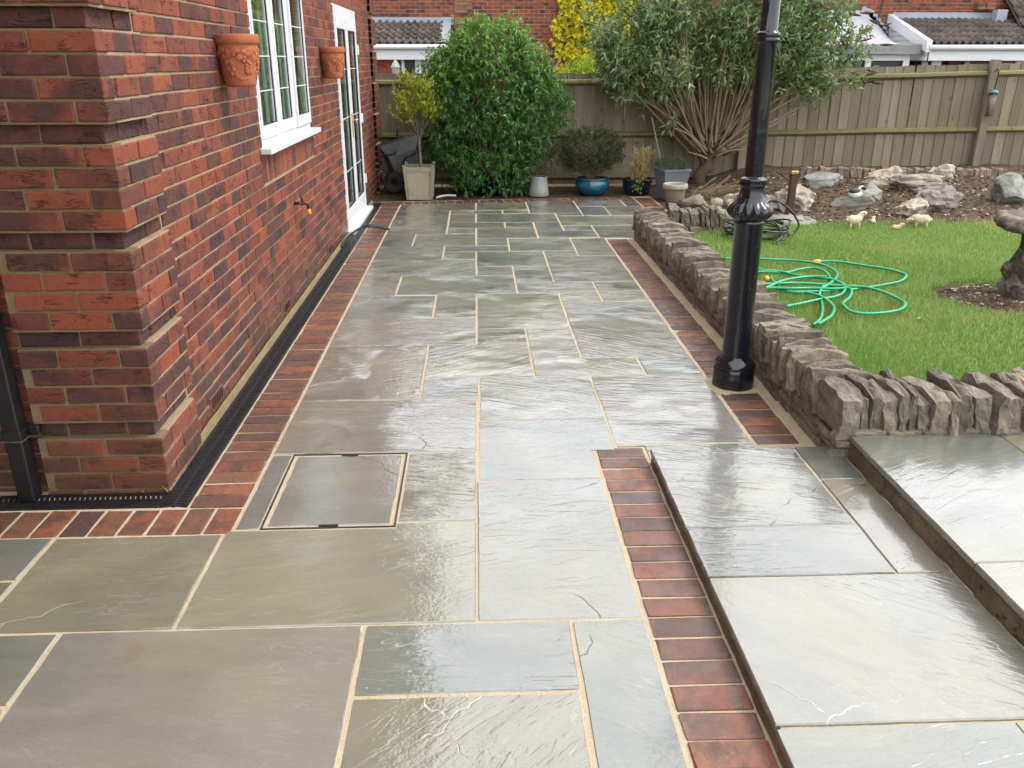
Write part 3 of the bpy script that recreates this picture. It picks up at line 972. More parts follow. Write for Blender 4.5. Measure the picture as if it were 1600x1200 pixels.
for a in [(1.516, 2.142, 2.155, 3.085), (2.142, 2.75, 2.50, 3.085), (2.142, 2.75, 1.85, 2.5), (1.516, 2.142, 1.55, 2.155), (2.75, 3.65, 2.5, 3.085), (2.75, 3.65, 1.85, 2.5), (1.516, 2.45, .9, 1.55), (2.142, 3.0, 1.55, 1.85), (2.45, 3.3, .9, 1.55), (1.516, 2.45, 0, .9), (3.65, 4.5, 1.85, 3.085)]:
    slab(*a, upper, Z2, gap=.004)

# ------------------------------------------------------------------ drain channel
dr = thing('drain_channel', 'black slotted plastic drainage channel running round the foot of the house wall', 'drain', (-1.19, 3.0, 0))


def grate(x0, x1, y0, y1, along):
    C, S, rt = [], [], []
    cz = -.004
    if along == 'y':
        xm = (x0 + x1) / 2
        for xx, ww in ((x0 + .007, .014), (xm, .013), (x1 - .007, .014)):
            C.append((xx, (y0 + y1) / 2, cz - .004)); S.append((ww, y1 - y0 - .004, .022)); rt.append(0)
        n = int((y1 - y0) / .0195)
        for i in range(n):
            yy = y0 + (i + .5) * (y1 - y0) / n
            for s, xx in ((1, (x0 + xm) / 2), (-1, (x1 + xm) / 2)):
                C.append((xx, yy, cz)); S.append(((x1 - x0) / 2 - .004, .0125, .011)); rt.append(s * .22)
    else:
        ym = (y0 + y1) / 2
        for yy, ww in ((y0 + .007, .014), (ym, .013), (y1 - .007, .014)):
            C.append(((x0 + x1) / 2, yy, cz - .004)); S.append((x1 - x0 - .004, ww, .022)); rt.append(0)
        n = int((x1 - x0) / .0195)
        for i in range(n):
            xx = x0 + (i + .5) * (x1 - x0) / n
            for s, yy in ((1, (y0 + ym) / 2), (-1, (y1 + ym) / 2)):
                C.append((xx, yy, cz)); S.append((.0125, (y1 - y0) / 2 - .004, .011)); rt.append(-s * .3)
    put('grate', boxes_mesh('grate', C, S, rot=np.array(rt)), 'drain', dr)

yy = 2.885
while yy < 10.2:
    grate(-1.239, -1.13, yy, min(yy + 1.0, 10.25), 'y')
    yy += 1.0
for k in range(3):
    grate(-1.239 - (k + 1) * .8, -1.239 - k * .8, 2.885, 2.998, 'x')
box('channel', 'black', dr, -1.238, -1.131, 2.886, 10.25, -.10, -.03, 0)
box('channel', 'black', dr, -3.6, -1.24, 2.886, 2.996, -.10, -.03, 0)

# ------------------------------------------------------------------ house
XW, YW = -1.268, 3.040             # faces of the plain side and front wall
house = thing('brick_house', 'red and purple brick house wall with banded corner quoins on the left', 'house', (-3.2, 7.2, 0))
COURSE, ZB, BH = .0731, .0187, .0635
NC = 68
singles, joined = [], []          # (centre, size(L,D,H), side?)
WIN = (5.20, 6.83, 1.10, 2.12)
DOOR = (8.28, 9.80, -.1, 2.075)
SOLD = (5.17, 6.86, .90, 1.085)
DSOLD = (8.20, 9.88, 2.075, 2.30)


def clear_spans(n, z0, z1):
    """open y-spans of the side wall in this course"""
    sp = [(3.0, 11.4)]
    for a, b, c, d in (WIN, DOOR, SOLD, DSOLD):
        if z1 > c + .012 and z0 < d - .012:
            out = []
            for s, e in sp:
                if b <= s or a >= e:
                    out.append((s, e))
                else:
                    if a - s > .03: out.append((s, a))
                    if e - b > .03: out.append((b, e))
            sp = out
    return sp

DEP = .06
for n in range(0, NC + 1):
    z0 = ZB + COURSE * (n - 1)
    zc = z0 + BH / 2
    proud = (n % 5 != 4)
    q = .034 if proud else 0.0
    # near corner quoin: one real corner brick wraps both faces
    if n % 2:
        cx, cy = .215, .1025
    else:
        cx, cy = .1025, .215
    X0, Y0 = XW + q, YW - q            # outer faces
    singles.append(((X0 - cx / 2, Y0 + cy / 2, zc), (cx, cy, BH), 'corner' if proud else 'corner_dark'))
    # front quoin remainder
    xq = XW - .44
    x = X0 - cx - .01
    while x > xq + .03:
        L = min(.215, x - xq)
        singles.append(((x - L / 2, Y0 + DEP / 2, zc), (L, DEP, BH), 'front' if proud else 'front_dark'))
        x -= L + .01
    # plain front wall
    x = xq - .01 - (.1125 if n % 2 else 0)
    if n % 2:
        singles.append(((xq - .01 - .05, YW + DEP / 2, zc), (.1025, DEP, BH), 'front'))
    while x > -3.9:
        (singles if x > -2.3 else joined).append(((x - .1075, YW + DEP / 2, zc), (.215, DEP, BH), 'front'))
        x -= .225
    # side quoin remainder
    yq = YW + .385
    y = Y0 + cy + .01
    while y < yq - .03:
        L = min(.215, yq - y)
        singles.append(((X0 - DEP / 2, y + L / 2, zc), (L, DEP, BH), 'side' if proud else 'side_dark'))
        y += L + .01
    # plain side wall, stretcher bond, cut at openings
    off = 3.0 + (.1125 if n % 2 else 0)
    fq = 10.95                          # far quoin begins
    for s, e in clear_spans(n, z0, z0 + BH):
        s = max(s, yq + .01)
        e2 = min(e, fq)
        k = math.floor((s - off) / .225)
        while True:
            a, b = off + k * .225, off + k * .225 + .2175
            k += 1
            if a >= e2: break
            a, b = max(a, s), min(b, e2)
            if b - a < .02: continue
            singles.append(((XW - DEP / 2, (a + b) / 2, zc), (b - a, DEP, BH), 'side'))
        if e > fq:
            a = fq + .005
            first = True
            while a < 11.39:
                L = min(.1025 if (first and n % 2) else .215, 11.39 - a)
                first = False
                if L > .03:
                    singles.append(((XW + q - DEP / 2, a + L / 2, zc), (L, DEP, BH), 'side'))
                a += L + .01
# near, in-view bricks become objects of their own; everything else one joined mesh
bpy.context.view_layer.update()


def seen(c):
    u = world_to_camera_view(scn, cam, Vector(c))
    return -0.02 < u.x < 1.02 and -0.02 < u.y < 1.02 and u.z > 0

ranked = sorted([s for s in singles if seen(s[0])], key=lambda s: (Vector(s[0]) - cam.location).length)
near = ranked[:276]
near_ids = {id(s) for s in near}
joined += [s for s in singles if id(s) not in near_ids]
bcache = {}


def brick_obj(s, mat='brick', name='brick'):
    (c, (L, Dp, Hh), kind) = s
    if kind.endswith('dark'):
        mat = 'blue_brick'
        kind = kind[:-5]
    key = (mat, round(L, 3), round(Dp, 3), round(Hh, 3), random.randrange(3))
    if key not in bcache:
        bcache[key] = box_mesh('brick', L, Dp, Hh, .0035, 1, .0013, seed=len(bcache))
    j = random.uniform(-.0022, .0022)
    if kind == 'side':
        return put(name, bcache[key], mat, house, (c[0] + j, c[1], c[2]), (0, 0, R(90) + random.gauss(0, .005)))
    return put(name, bcache[key], mat, house, (c[0], c[1] + j, c[2]), (0, 0, random.gauss(0, .005)))

for s in near:
    brick_obj(s)
Cc, Sc, lo = [], [], []
for (c, s, k) in joined:
    j = random.uniform(-.002, .002)
    if k.startswith('side'):
        Cc.append((c[0] + j, c[1], c[2])); Sc.append((s[1], s[0], s[2])); lo.append(1)
    else:
        Cc.append((c[0], c[1] + j, c[2])); Sc.append((s[0], s[1], s[2])); lo.append(0)
me = boxes_mesh('brickwork', Cc, Sc)
la = BOXV[None] * np.array(Sc)[:, None, :]
la[np.array(lo) == 1] = la[np.array(lo) == 1][:, :, [1, 0, 2]]
me.attributes['loc'].data.foreach_set('vector', la.astype(np.float32).ravel())
put('brickwork', me, 'brick', house)['kind'] = 'stuff'

# wall core behind the bricks (mortar) with real openings
def core_side(parts):
    for (y0, y1, z0, z1) in parts:
        box('mortar_core', 'mortar', house, XW - .25, XW - .006, y0, y1, z0, z1, 0)

core_side([(3.31, 5.20, -.1, 5.0), (5.20, 6.83, -.1, 1.10), (5.20, 6.83, 2.12, 5.0), (6.83, 8.28, -.1, 5.0), (8.28, 9.80, 2.075, 5.0), (9.80, 11.39, -.1, 5.0)])
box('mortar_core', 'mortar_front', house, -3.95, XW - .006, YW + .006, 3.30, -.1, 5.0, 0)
for n in range(0, NC + 1):            # proud quoin courses carry their mortar forward
    if n % 5 == 0:
        z0 = ZB + COURSE * (n - 1) - .0095
        z1 = z0 + 4 * COURSE + .0095 - .003
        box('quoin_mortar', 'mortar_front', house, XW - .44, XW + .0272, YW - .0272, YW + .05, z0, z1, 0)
        box('quoin_mortar', 'mortar', house, XW - .05, XW + .0270, YW + .05, YW + .385, z0, z1, 0)
        box('quoin_mortar', 'mortar', house, XW - .05, XW + .0270, 10.955, 11.388, z0, z1, 0)

# unseen wing on the left, added to darken the front wall
box('added_wing_wall', 'mortar', house, -3.95, -2.46, -1.8, YW + .02, -.1, 5.0, 0)
Cw, Sw = [], []
for n in range(0, NC + 1):
    z0 = ZB + COURSE * (n - 1)
    y = -1.8 + (.1125 if n % 2 else 0)
    while y < YW - .2:
        Cw.append((-2.47 + random.uniform(-.002, .002), y + .1075, z0 + BH / 2)); Sw.append((.04, .215, BH))
        y += .225
me = boxes_mesh('brickwork', Cw, Sw, swap=True)
put('brickwork', me, 'brick', house)['kind'] = 'stuff'

# soldier courses under the window and over the door
SB = box_mesh('soldier_brick', .066, .06, .172, .003, 1, .001)
SB2 = box_mesh('soldier_brick', .066, .06, .205, .003, 1, .001)
y = SOLD[0] + .037
while y < SOLD[1] - .02:
    put('soldier_brick', SB, 'soldier', house, (XW - .03 + random.uniform(-.002, .002), y, .992), (0, 0, R(90)))
    y += .0735
y = DSOLD[0] + .037
while y < DSOLD[1] - .02:
    put('soldier_brick', SB2, 'soldier', house, (XW - .03, y, 2.185), (0, 0, R(90)))
    y += .0735

# window
wo = put('window', box_mesh('window', .04, WIN[1] - WIN[0], .055, .003, org=(XW - .03, (WIN[0] + WIN[1]) / 2, WIN[2] + .0275)), 'upvc', house)
FX0, FX1 = XW - .062, XW - .006


def wbar(y0, y1, z0, z1, x0=FX0, x1=FX1, name='window_frame', par=None, mat='upvc', bev=.004):
    return box(name, mat, par or wo, x0, x1, y0, y1, z0, z1, bev, 2)

wy = [WIN[0], 5.76, 6.25, WIN[1]]
wbar(WIN[0], WIN[0] + .05, WIN[2] + .055, WIN[3] - .05)
wbar(WIN[1] - .05, WIN[1], WIN[2] + .055, WIN[3] - .05)
wbar(WIN[0], WIN[1], WIN[3] - .05, WIN[3])
wbar(wy[1] - .035, wy[1] + .035, WIN[2] + .055, WIN[3] - .05)
wbar(wy[2] - .04, wy[2] + .04, WIN[2] + .055, WIN[3] - .05)


def pane(y0, y1, z0, z1, x, par, leads=4, mull=True, xin=.012):
    wbar(y0 - .004, y1 + .004, z0 - .004, z1 + .004, x - .016, x - .006, 'gasket', par, 'gasket', 0)
    return None

for k in range(3):
    a, b = wy[k] + (.05 if k == 0 else .035 + .005 * (k == 2)), wy[k + 1] - (.05 if k == 2 else (.035 if k == 0 else .04))
    z0, z1 = WIN[2] + .055, WIN[3] - .05
    pr = .016 if k == 2 else .006        # the opening casement stands proud
    fw = .055
    xs0, xs1 = FX1 - .03, FX1 + pr
    ca = wbar(a, a + fw * .7, z0, z1, xs0, xs1, 'casement_frame')
    wbar(b - fw * .7, b, z0, z1, xs0, xs1, 'casement_frame')
    wbar(a + fw * .7, b - fw * .7, z0, z0 + fw + .02, xs0, xs1 - .0015, 'casement_frame')
    wbar(a + fw * .7, b - fw * .7, z1 - fw, z1, xs0, xs1 - .0015, 'casement_frame')
    ya, yb, za, zb = a + fw * .7, b - fw * .7, z0 + fw + .02, z1 - fw
    for (u0, u1, v0, v1) in ((ya, ya + .007, za, zb), (yb - .007, yb, za, zb), (ya, yb, za, za + .007), (ya, yb, zb - .007, zb)):
        box('gasket', 'gasket', wo, xs1 - .016, xs1 - .006, u0, u1, v0, v1, 0)
    xg = xs1 - .014
    box('pane', 'glass', wo, xg - .004, xg, ya, yb, za, zb, 0)
    for j in range(1, 4):
        zz = za + (zb - za) * j / 4
        box('lead_strip', 'leadstrip', wo, xg + .0008, xg + .0035, ya + .007, yb - .007, zz - .003, zz + .003, 0)
    ym = yb - .03
    box('lead_strip', 'leadstrip', wo, xg + .0004, xg + .003, ym - .003, ym + .003, za + .007, zb - .007, 0)
box('window_sill', 'upvc', wo, XW - .05, XW + .062, WIN[0] - .035, WIN[1] + .035, WIN[2] - .022, WIN[2] + .012, .005, 2)
# curtains and dim room behind the glass
V, F = [], []
NY = 150
for i in range(NY + 1):
    yv = WIN[0] - .2 + (WIN[1] - WIN[0] + .4) * i / NY
    xv = XW - .125 + .03 * math.sin(yv * 75 + math.sin(yv * 9) * 2)
    V += [(xv, yv, .95), (xv + .01, yv, 2.3)]
    if i:
        a = 2 * (i - 1)
        F.append((a, a + 2, a + 3, a + 1))
put('curtain', py_mesh('curtain', V, F, True), 'curtain', wo)
box('room_wall', 'room', house, -3.9, -3.85, 3.6, 11.2, -.1, 2.6, 0)
box('room_floor', 'room', house, -3.85, XW - .26, 3.6, 11.2, -.12, -.02, 0)
box('room_ceiling', 'room', house, -3.85, XW - .26, 3.6, 11.2, 2.5, 2.6, 0)

# french door
do = put('french_door', box_mesh('french_door', .055, DOOR[1] - DOOR[0], .11, .004, 2, org=(XW - .03, (DOOR[0] + DOOR[1]) / 2, 2.02)), 'upvc', house)
dz0, dz1 = .085, 1.965
ym = (DOOR[0] + DOOR[1]) / 2
box('door_frame', 'upvc', do, FX0, FX1, DOOR[0], DOOR[0] + .05, .03, dz1, .004, 2)
box('door_frame', 'upvc', do, FX0, FX1, DOOR[1] - .05, DOOR[1], .03, dz1, .004, 2)
for k, (a, b) in enumerate(((DOOR[0] + .05, ym), (ym, DOOR[1] - .05))):
    lf = box('door_leaf', 'upvc', do, FX0 + .012, FX1 + .012, a, a + .085, dz0 - .05, dz1, .004, 2)
    box('stile', 'upvc', do, FX0 + .012, FX1 + .012, b - .085, b, dz0 - .05, dz1, .004, 2)
    box('bottom_rail', 'upvc', do, FX0 + .013, FX1 + .011, a + .085, b - .085, dz0 - .05, dz0 + .13, .004, 2)
    box('top_rail', 'upvc', do, FX0 + .013, FX1 + .011, a + .085, b - .085, dz1 - .09, dz1, .004, 2)
    ya, yb, za, zb = a + .085, b - .085, dz0 + .13, dz1 - .09
    for (u0, u1, v0, v1) in ((ya, ya + .008, za, zb), (yb - .008, yb, za, zb), (ya, yb, za, za + .008), (ya, yb, zb - .008, zb)):
        box('gasket', 'gasket', do, FX1 - .014, FX1 + .004, u0, u1, v0, v1, 0)
    box('pane', 'glass', do, FX1 - .010, FX1 - .006, ya, yb, za, zb, 0)
    for zz in (za + .35, za + .85, za + 1.3):
        box('lead_strip', 'leadstrip', do, FX1 - .005, FX1 - .002, ya + .008, yb - .008, zz - .003, zz + .003, 0)
hp = box('handle_plate', 'brass', do, FX1 + .011, FX1 + .021, ym - .06, ym - .03, .86, 1.10, .004, 2)
put('handle', tubes_mesh('handle', [(smooth_path([(FX1 + .02, ym - .045, 1.03), (FX1 + .06, ym - .045, 1.03), (FX1 + .066, ym - .02, 1.03), (FX1 + .066, ym + .07, 1.03)], 5), .009)], 10), 'brass', hp)
for zz in (.35, 1.0, 1.7):
    box('hinge', 'upvc', do, FX1 + .004, FX1 + .03, DOOR[1] - .062, DOOR[1] - .03, zz - .05, zz + .05, .006, 2)
box('door_sill', 'upvc', do, XW - .06, XW + .07, DOOR[0] - .03, DOOR[1] + .03, -.005, .034, .005, 2)

# air bricks at the foot of the wall
for ya in (3.70, 5.32, 7.10):
    ab = box('air_brick', 'air_brick', house, XW - .02, XW + .002, ya, ya + .215, .045, .115, .002)
    for k in range(5):
        yy = ya + .03 + k * .036
        box('slot', 'black', ab, XW - .012, XW + .0045, yy, yy + .014, .056, .104, 0)

# eaves, gutter and roof above the frame (they shade and reflect)
V = [(-.72, 2.3, 4.98), (-.72, 12.0, 4.98), (-4.6, 12.0, 7.4), (-4.6, 2.3, 7.4), (-.72, 2.3, 4.9), (-.72, 12, 4.9), (XW, 2.3, 4.9), (XW, 12, 4.9)]
put('roof', py_mesh('roof', V, [(0, 1, 2, 3), (4, 6, 7, 5), (0, 4, 5, 1)]), 'tile', house)
put('gutter', tubes_mesh('gutter', [([(-.68, 2.3, 4.93), (-.68, 12, 4.93)], .055)], 10), 'black_plastic', house)
V = [(-.72, 2.3, 4.9), (-4.6, 2.3, 4.9), (-4.6, 3.03, 4.9), (-.72, 3.03, 4.9)]
put('soffit', py_mesh('soffit', V, [(0, 1, 2, 3)]), 'white', house)
V = [(-1.95, -2.2, 4.98), (-1.95, 2.3, 4.98), (-4.6, 2.3, 6.8), (-4.6, -2.2, 6.8), (-1.95, -2.2, 4.9), (-1.95, 2.3, 4.9), (-2.46, -2.2, 4.9), (-2.46, 2.3, 4.9)]  # roof over the added shading wing
put('roof', py_mesh('roof', V, [(0, 1, 2, 3), (4, 6, 7, 5), (0, 4, 5, 1)]), 'tile', house)

# ------------------------------------------------------------------ downpipe
dp = thing('downpipe', 'black square plastic downpipe fixed to the front wall at the left edge', 'downpipe', (-1.757, 2.97, 0))
box('pipe', 'pipe', dp, -1.790, -1.725, 2.935, 3.0, .005, 4.9, .009, 3)
box('bracket', 'pipe', dp, -1.796, -1.719, 2.929, 3.006, .265, .305, .006, 2)
box('bracket_ear', 'pipe', dp, -1.719, -1.68, 2.985, 3.008, .268, .302, .004)
box('pipe_seam', 'wire', dp, -1.7965, -1.7185, 2.9285, 3.0065, .262, .2655, 0)

# ------------------------------------------------------------------ terracotta wall pots
def wall_pot(loc, label, s=1.0):
    t = thing('wall_planter', label, 'plant pot', loc, group='terracotta pots on the house wall')
    prof = [(.001, 0), (.066, 0), (.075, .006), (.079, .02), (.088, .09), (.096, .165), (.099, .192), (.098, .195), (.106, .2), (.110, .208), (.110, .236), (.106, .245), (.098, .245), (.094, .2), (.09, .2)]
    put('pot_body', lathe_mesh('pot_body', [(r * s, z * s) for r, z in prof], 44), 'terracotta', t, world=False)
    put('soil_fill', lathe_mesh('soil_fill', [(.001, .205 * s), (.095 * s, .205 * s)], 30), 'soil', t, world=False)
    rr = random.Random(3)
    rad = lambda z: .077 + (z - .02) / .145 * .02
    # moulded grapes, leaves and a swag
    G_ = lathe_mesh('grape', [(.001, -.0105), (.0075, -.0075), (.0105, 0), (.0075, .0075), (.001, .0105)], 8)
    for (a0, zc) in ((-1.75, .10), (-.85, .105), (.15, .1)):
        for k in range(17):
            q = rr.random() ** .7
            z = zc + .055 - q * .095
            a = a0 + rr.uniform(-.34, .34) * (1 - q * .75)
            r = rad(z) + .002
            put('grape', G_, 'terracotta', t, (r * math.cos(a) * s, r * math.sin(a) * s, z * s), world=False)
    for k in range(12):
        a = -2.5 + k * .27
        z = .155 + .016 * math.sin(k * 2.1)
        r = rad(z) + .001
        put('moulded_leaf', rock_mesh('moulded_leaf', .006, .026, .02, 40 + k, 2, 4, .25, 3), 'terracotta', t, (r * math.cos(a) * s, r * math.sin(a) * s, z * s), (rr.uniform(-.6, .6), 0, a), world=False)
    for k in range(7):
        a = -2.3 + k * .42
        z = .06 + .02 * math.sin(k * 1.7)
        r = rad(z) - .001
        put('moulded_leaf', rock_mesh('moulded_leaf', .006, .03, .014, 60 + k, 2, 4, .25, 3), 'terracotta', t, (r * math.cos(a) * s, r * math.sin(a) * s, z * s), (rr.uniform(-.9, .9), 0, a), world=False)
    return t

wall_pot((XW + .085, 4.55, 1.475), 'terracotta half pot moulded with grapes, on the brick wall left of the window')
wall_pot((XW + .085, 7.50, 1.455), 'terracotta half pot moulded with grapes, on the wall between window and door')

# ------------------------------------------------------------------ outdoor tap
tp_ = thing('garden_tap', 'small tarnished wall tap with a yellow hose connector on the brick wall', 'tap', (XW, 5.95, .66))
put('pipe_stub', tubes_mesh('pipe_stub', [([(XW - .01, 5.95, .67), (XW + .06, 5.95, .67)], .011), (smooth_path([(XW + .05, 5.95, .67), (XW + .085, 5.96, .668), (XW + .09, 5.97, .63)], 4), .012), ([(XW + .055, 5.95, .67), (XW + .055, 5.95, .72)], .009)], 10), 'dark_metal', tp_)
put('tap_handle', tubes_mesh('tap_handle', [([(XW + .055, 5.91, .722), (XW + .055, 5.99, .722)], .006)], 8), 'dark_metal', tp_)
put('hose_connector', lathe_mesh('hose_connector', [(.010, .0), (.016, .002), (.016, .024), (.012, .03), (.012, .038)], 14, cap=True), 'yellow', tp_, (XW + .09, 5.97, .59))

# black pipe across the door drain
bp = put('black_hose', tubes_mesh('black_hose', [(smooth_path([(-1.235, 7.62, .012), (-1.215, 7.84, .055), (-1.14, 8.1, .085), (-1.06, 8.3, .085), (-.96, 8.42, .045), (-.885, 8.46, .012)], 6), .011), (smooth_path([(-1.13, 8.22, .085), (-1.0, 8.36, .06), (-.9, 8.44, .018)], 5), .012)], 8), 'black_plastic')
tag(bp, 'short black hose arching over the drain beside the white door sill', 'hose')

# ------------------------------------------------------------------ stone walls
STN = [stone_block('coping_stone', .066, .285, .175, k, 4, .021, .16, (.42, 1, 1), 16) for k in range(16)]
WST = [stone_block('wall_stone', .19, .05, .043, 30 + k, 2, .007, .45) for k in range(8)]


def stone_wall(label, runs, core, end=None):
    t = thing('stone_wall', label, 'wall', core[0][:3] if False else (core[0][0], core[0][2], 0))
    for (x0, x1, y0, y1, z0, z1) in core:
        box('wall_core', 'riser', t, x0, x1, y0, y1, z0, z1, 0)
    rr = random.Random(5)
    for (axis, fixed, a, b, zc, zf, wid, face, low) in runs:
        # coping: upright stones packed side by side
        s = a
        first = True
        while s < b:
            th = rr.choice((.034, .042, .05, .055, .062, .07))
            if first and axis == 'x':
                th = .085
            k = rr.randrange(len(STN))
            hs = rr.uniform(.82, 1.14)
            zz = zc(s) + .0875 * hs - .004 + rr.uniform(-.006, .008)
            lean = rr.gauss(.10, .05)
            sc = (th / .068, wid / .285 * rr.uniform(.88, 1.06), hs)
            shift = rr.uniform(-.014, .014)
            if axis == 'y':
                put('coping_stone', STN[k], 'wallstone', t, (fixed + shift, s + th / 2, zz), (rr.gauss(0, .03), rr.gauss(lean, .03), R(90) + rr.gauss(0, .06)), sc)
            else:
                put('coping_stone', STN[k], 'wallstone', t, (s + th / 2, fixed + shift, zz), (rr.gauss(0, .03), 0 if first else -lean, rr.gauss(0, .05)), sc)
            first = False
            s += th + rr.uniform(.001, .006)
        # coursed face stones
        for (fx, dirn) in face:
            z = low
            while z < zf - .01:
                hh = rr.uniform(.034, .05)
                s = (a if axis == 'x' else a - .24 * (a < 4)) - rr.uniform(0, .02)
                while s < b:
                    L = rr.uniform(.11, .26)
                    if s + L > b: L = b - s
                    if L < .05: break
                    me = WST[rr.randrange(len(WST))]
                    if axis == 'y':
                        put('wall_stone', me, 'wallstone', t, (fx + rr.uniform(-.006, .006), s + L / 2, z + hh / 2), (0, rr.gauss(0, .02), R(90) + rr.gauss(0, .02)), (L / .19, 1, hh / .043))
                    else:
                        put('wall_stone', me, 'wallstone', t, (s + L / 2, fx + rr.uniform(-.006, .006), z + hh / 2), (0, rr.gauss(0, .02), rr.gauss(0, .02)), (L / .19, 1, hh / .043))
                    s += L + .006
                z += hh + .003
    return t

stone_wall('low brown stone wall with upright coping stones turning a corner beside the lawn',
           [('y', 1.605, 3.36, 7.93, lambda s: .145 - .035 * (s - 3.3) / 4.6, .145, .27, [(1.512, -1)], .0),
            ('x', 3.225, 1.475, 4.9, lambda s: .158, .15, .285, [(3.112, -1)], .05)],
           [(1.52, 1.70, 3.13, 7.91, -.05, .145), (1.50, 4.9, 3.125, 3.33, -.05, .16)])
stone_wall('short stub of brown stone wall at the far end of the patio beside the pebbles',
           [('x', 7.725, 1.76, 2.22, lambda s: .16, .165, .24, [(7.62, -1)], .0)],
           [(1.75, 2.2, 7.64, 7.82, -.05, .175)])

# ------------------------------------------------------------------ lamp post
lp = thing('lamp_post', 'tall glossy black cast iron lamp post with a fluted bulb collar beside the wall', 'lamp post', (1.335, 4.08, 0))
oct_ = lambda i, a, z: (1.0 / max(math.cos((a % (math.pi / 4)) - math.pi / 8), .001) * .965) * .35 + .65
put('plinth', lathe_mesh('plinth', [(.0, 0), (.106, 0), (.109, .012), (.107, .06), (.108, .105), (.104, .113)], 64, oct_), 'lamp', lp, world=False)
put('base_collar', lathe_mesh('base_collar', [(.106, .108), (.108, .118), (.104, .13), (.094, .143), (.082, .15), (.076, .158), (.0705, .17)], 40), 'lamp', lp, world=False)
put('lower_shaft', lathe_mesh('lower_shaft', [(.0705, .168), (.069, .85), (.073, .853), (.075, .862), (.071, .868), (.07, .872)], 48), 'lamp', lp, world=False)
flute = lambda i, a, z: 1 + .2 * (abs(math.sin(a * 7)) ** .7 - .75) * max(0, 1 - abs(z - .912) / .06)
put('fluted_bulb', lathe_mesh('fluted_bulb', [(.07, .866), (.079, .874), (.09, .882), (.1, .892), (.106, .904), (.107, .916), (.104, .928), (.096, .94), (.085, .95), (.072, .963), (.062, .98)], 168, flute), 'lamp', lp, world=False)
put('neck', lathe_mesh('neck', [(.068, .962), (.061, .985), (.0565, 1.02), (.057, 1.028), (.062, 1.034), (.064, 1.042), (.060, 1.05), (.062, 1.053), (.0655, 1.058), (.0655, 1.066), (.062, 1.07), (.05, 1.074), (.0455, 1.078)], 40), 'lamp', lp, world=False)
put('bead_ring', boxes_mesh('bead_ring', [(.0615 * math.cos(k * .2618), .0615 * math.sin(k * .2618), 1.048) for k in range(24)], [(.007, .009, .012)] * 24, rot=np.arange(24) * .2618), 'lamp', lp, world=False)
put('upper_shaft', lathe_mesh('upper_shaft', [(.0455, 1.07), (.044, 1.3), (.042, 1.672), (.046, 1.675), (.052, 1.68), (.053, 1.69), (.047, 1.695), (.0535, 1.70), (.055, 1.708), (.0535, 1.716), (.046, 1.72), (.041, 1.726), (.039, 2.55), (.055, 2.57), (.055, 2.6), (.02, 2.62)], 40), 'lamp', lp, world=False)
put('ladder_bar', tubes_mesh('ladder_bar', [([(-.22, 0, 2.45), (.22, 0, 2.45)], .011)], 8), 'lamp', lp, world=False)
put('lantern', lathe_mesh('lantern', [(.03, 2.61), (.11, 2.66), (.17, 3.0), (.19, 3.02), (.09, 3.15), (.02, 3.2)], 6, smooth=False), 'lamp', lp, world=False)
put('mortar_pad', rock_mesh('mortar_pad', .155, .16, .012, 4, 3, 3, .1), 'joint', lp, (.0, -.01, -.004), world=False)

# ------------------------------------------------------------------ lawn and grass
ZL = .12


def lawn_far(x):
    return 8.02 - .10 * math.sin((x - 2.4) * .9) + .06 * math.sin(x * 2.3)

lx = np.linspace(1.68, 12.7, 60)
V = [(x_, 3.3, ZL) for x_ in lx] + [(x_, lawn_far(x_), ZL) for x_ in lx]
F = [(i, i + 1, 61 + i, 60 + i) for i in range(59)]
tag(put('lawn', py_mesh('lawn', V, F), 'thatch'), kind='structure')
BATH = (3.62, 5.27)


def in_bed(X, Y):
    th = np.arctan2(Y - BATH[1], X - BATH[0])
    r = .60 + .06 * np.sin(3 * th + 1) + .035 * np.sin(7 * th)
    return ((X - BATH[0]) / 1.0) ** 2 + ((Y - BATH[1]) / .62) ** 2 < r ** 2

NG = 420000
u = rng.random(NG)
GY = 3.3 + 4.85 * u ** 1.25
GX = 1.68 + (5.2 * rng.random(NG)) * np.clip(.55 + GY / 9, .6, 1.5)
farv = 8.02 - .10 * np.sin((GX - 2.4) * .9) + .06 * np.sin(GX * 2.3) + rng.normal(0, .02, NG)
k = (GY < farv) & ~in_bed(GX, GY) & ~((GX < 2.26) & (GY > 7.6))
GX, GY = GX[k], GY[k]
n = len(GX)
hh = rng.uniform(.018, .042, n) * (1 + .3 * np.sin(GX * 3.1) * np.sin(GY * 2.7))
edge = (GX < 1.80) | (GY < 3.44) | (farv[k] - GY < .06)
near_bed = (((GX - BATH[0])) ** 2 + ((GY - BATH[1]) / .62) ** 2 < .76 ** 2) & (GY > BATH[1])
hh = np.where(edge & (rng.random(n) < .5), hh * 1.9, hh)
hh = np.where(near_bed, hh * 1.8, hh)
hh *= 1 + .5 * (rng.random(n) < .04)
az = rng.random(n) * 6.283
ln = rng.normal(0, .35, (n, 2)) * hh[:, None]
wd = rng.uniform(.0016, .0032, n) * (1 + GY / 9)
base = np.stack([GX, GY, np.full(n, ZL - .002)], 1)
dx = np.stack([np.cos(az) * wd, np.sin(az) * wd, np.zeros(n)], 1)
tip = base + np.stack([ln[:, 0], ln[:, 1], hh], 1)
V = np.stack([base - dx, base + dx, tip], 1).reshape(-1, 3)
gr = put('grass', np_mesh('grass', V, np.arange(n * 3).reshape(-1, 3)), 'grass')
tag(gr, 'short bright green mown grass of the lawn', 'grass', kind='stuff')

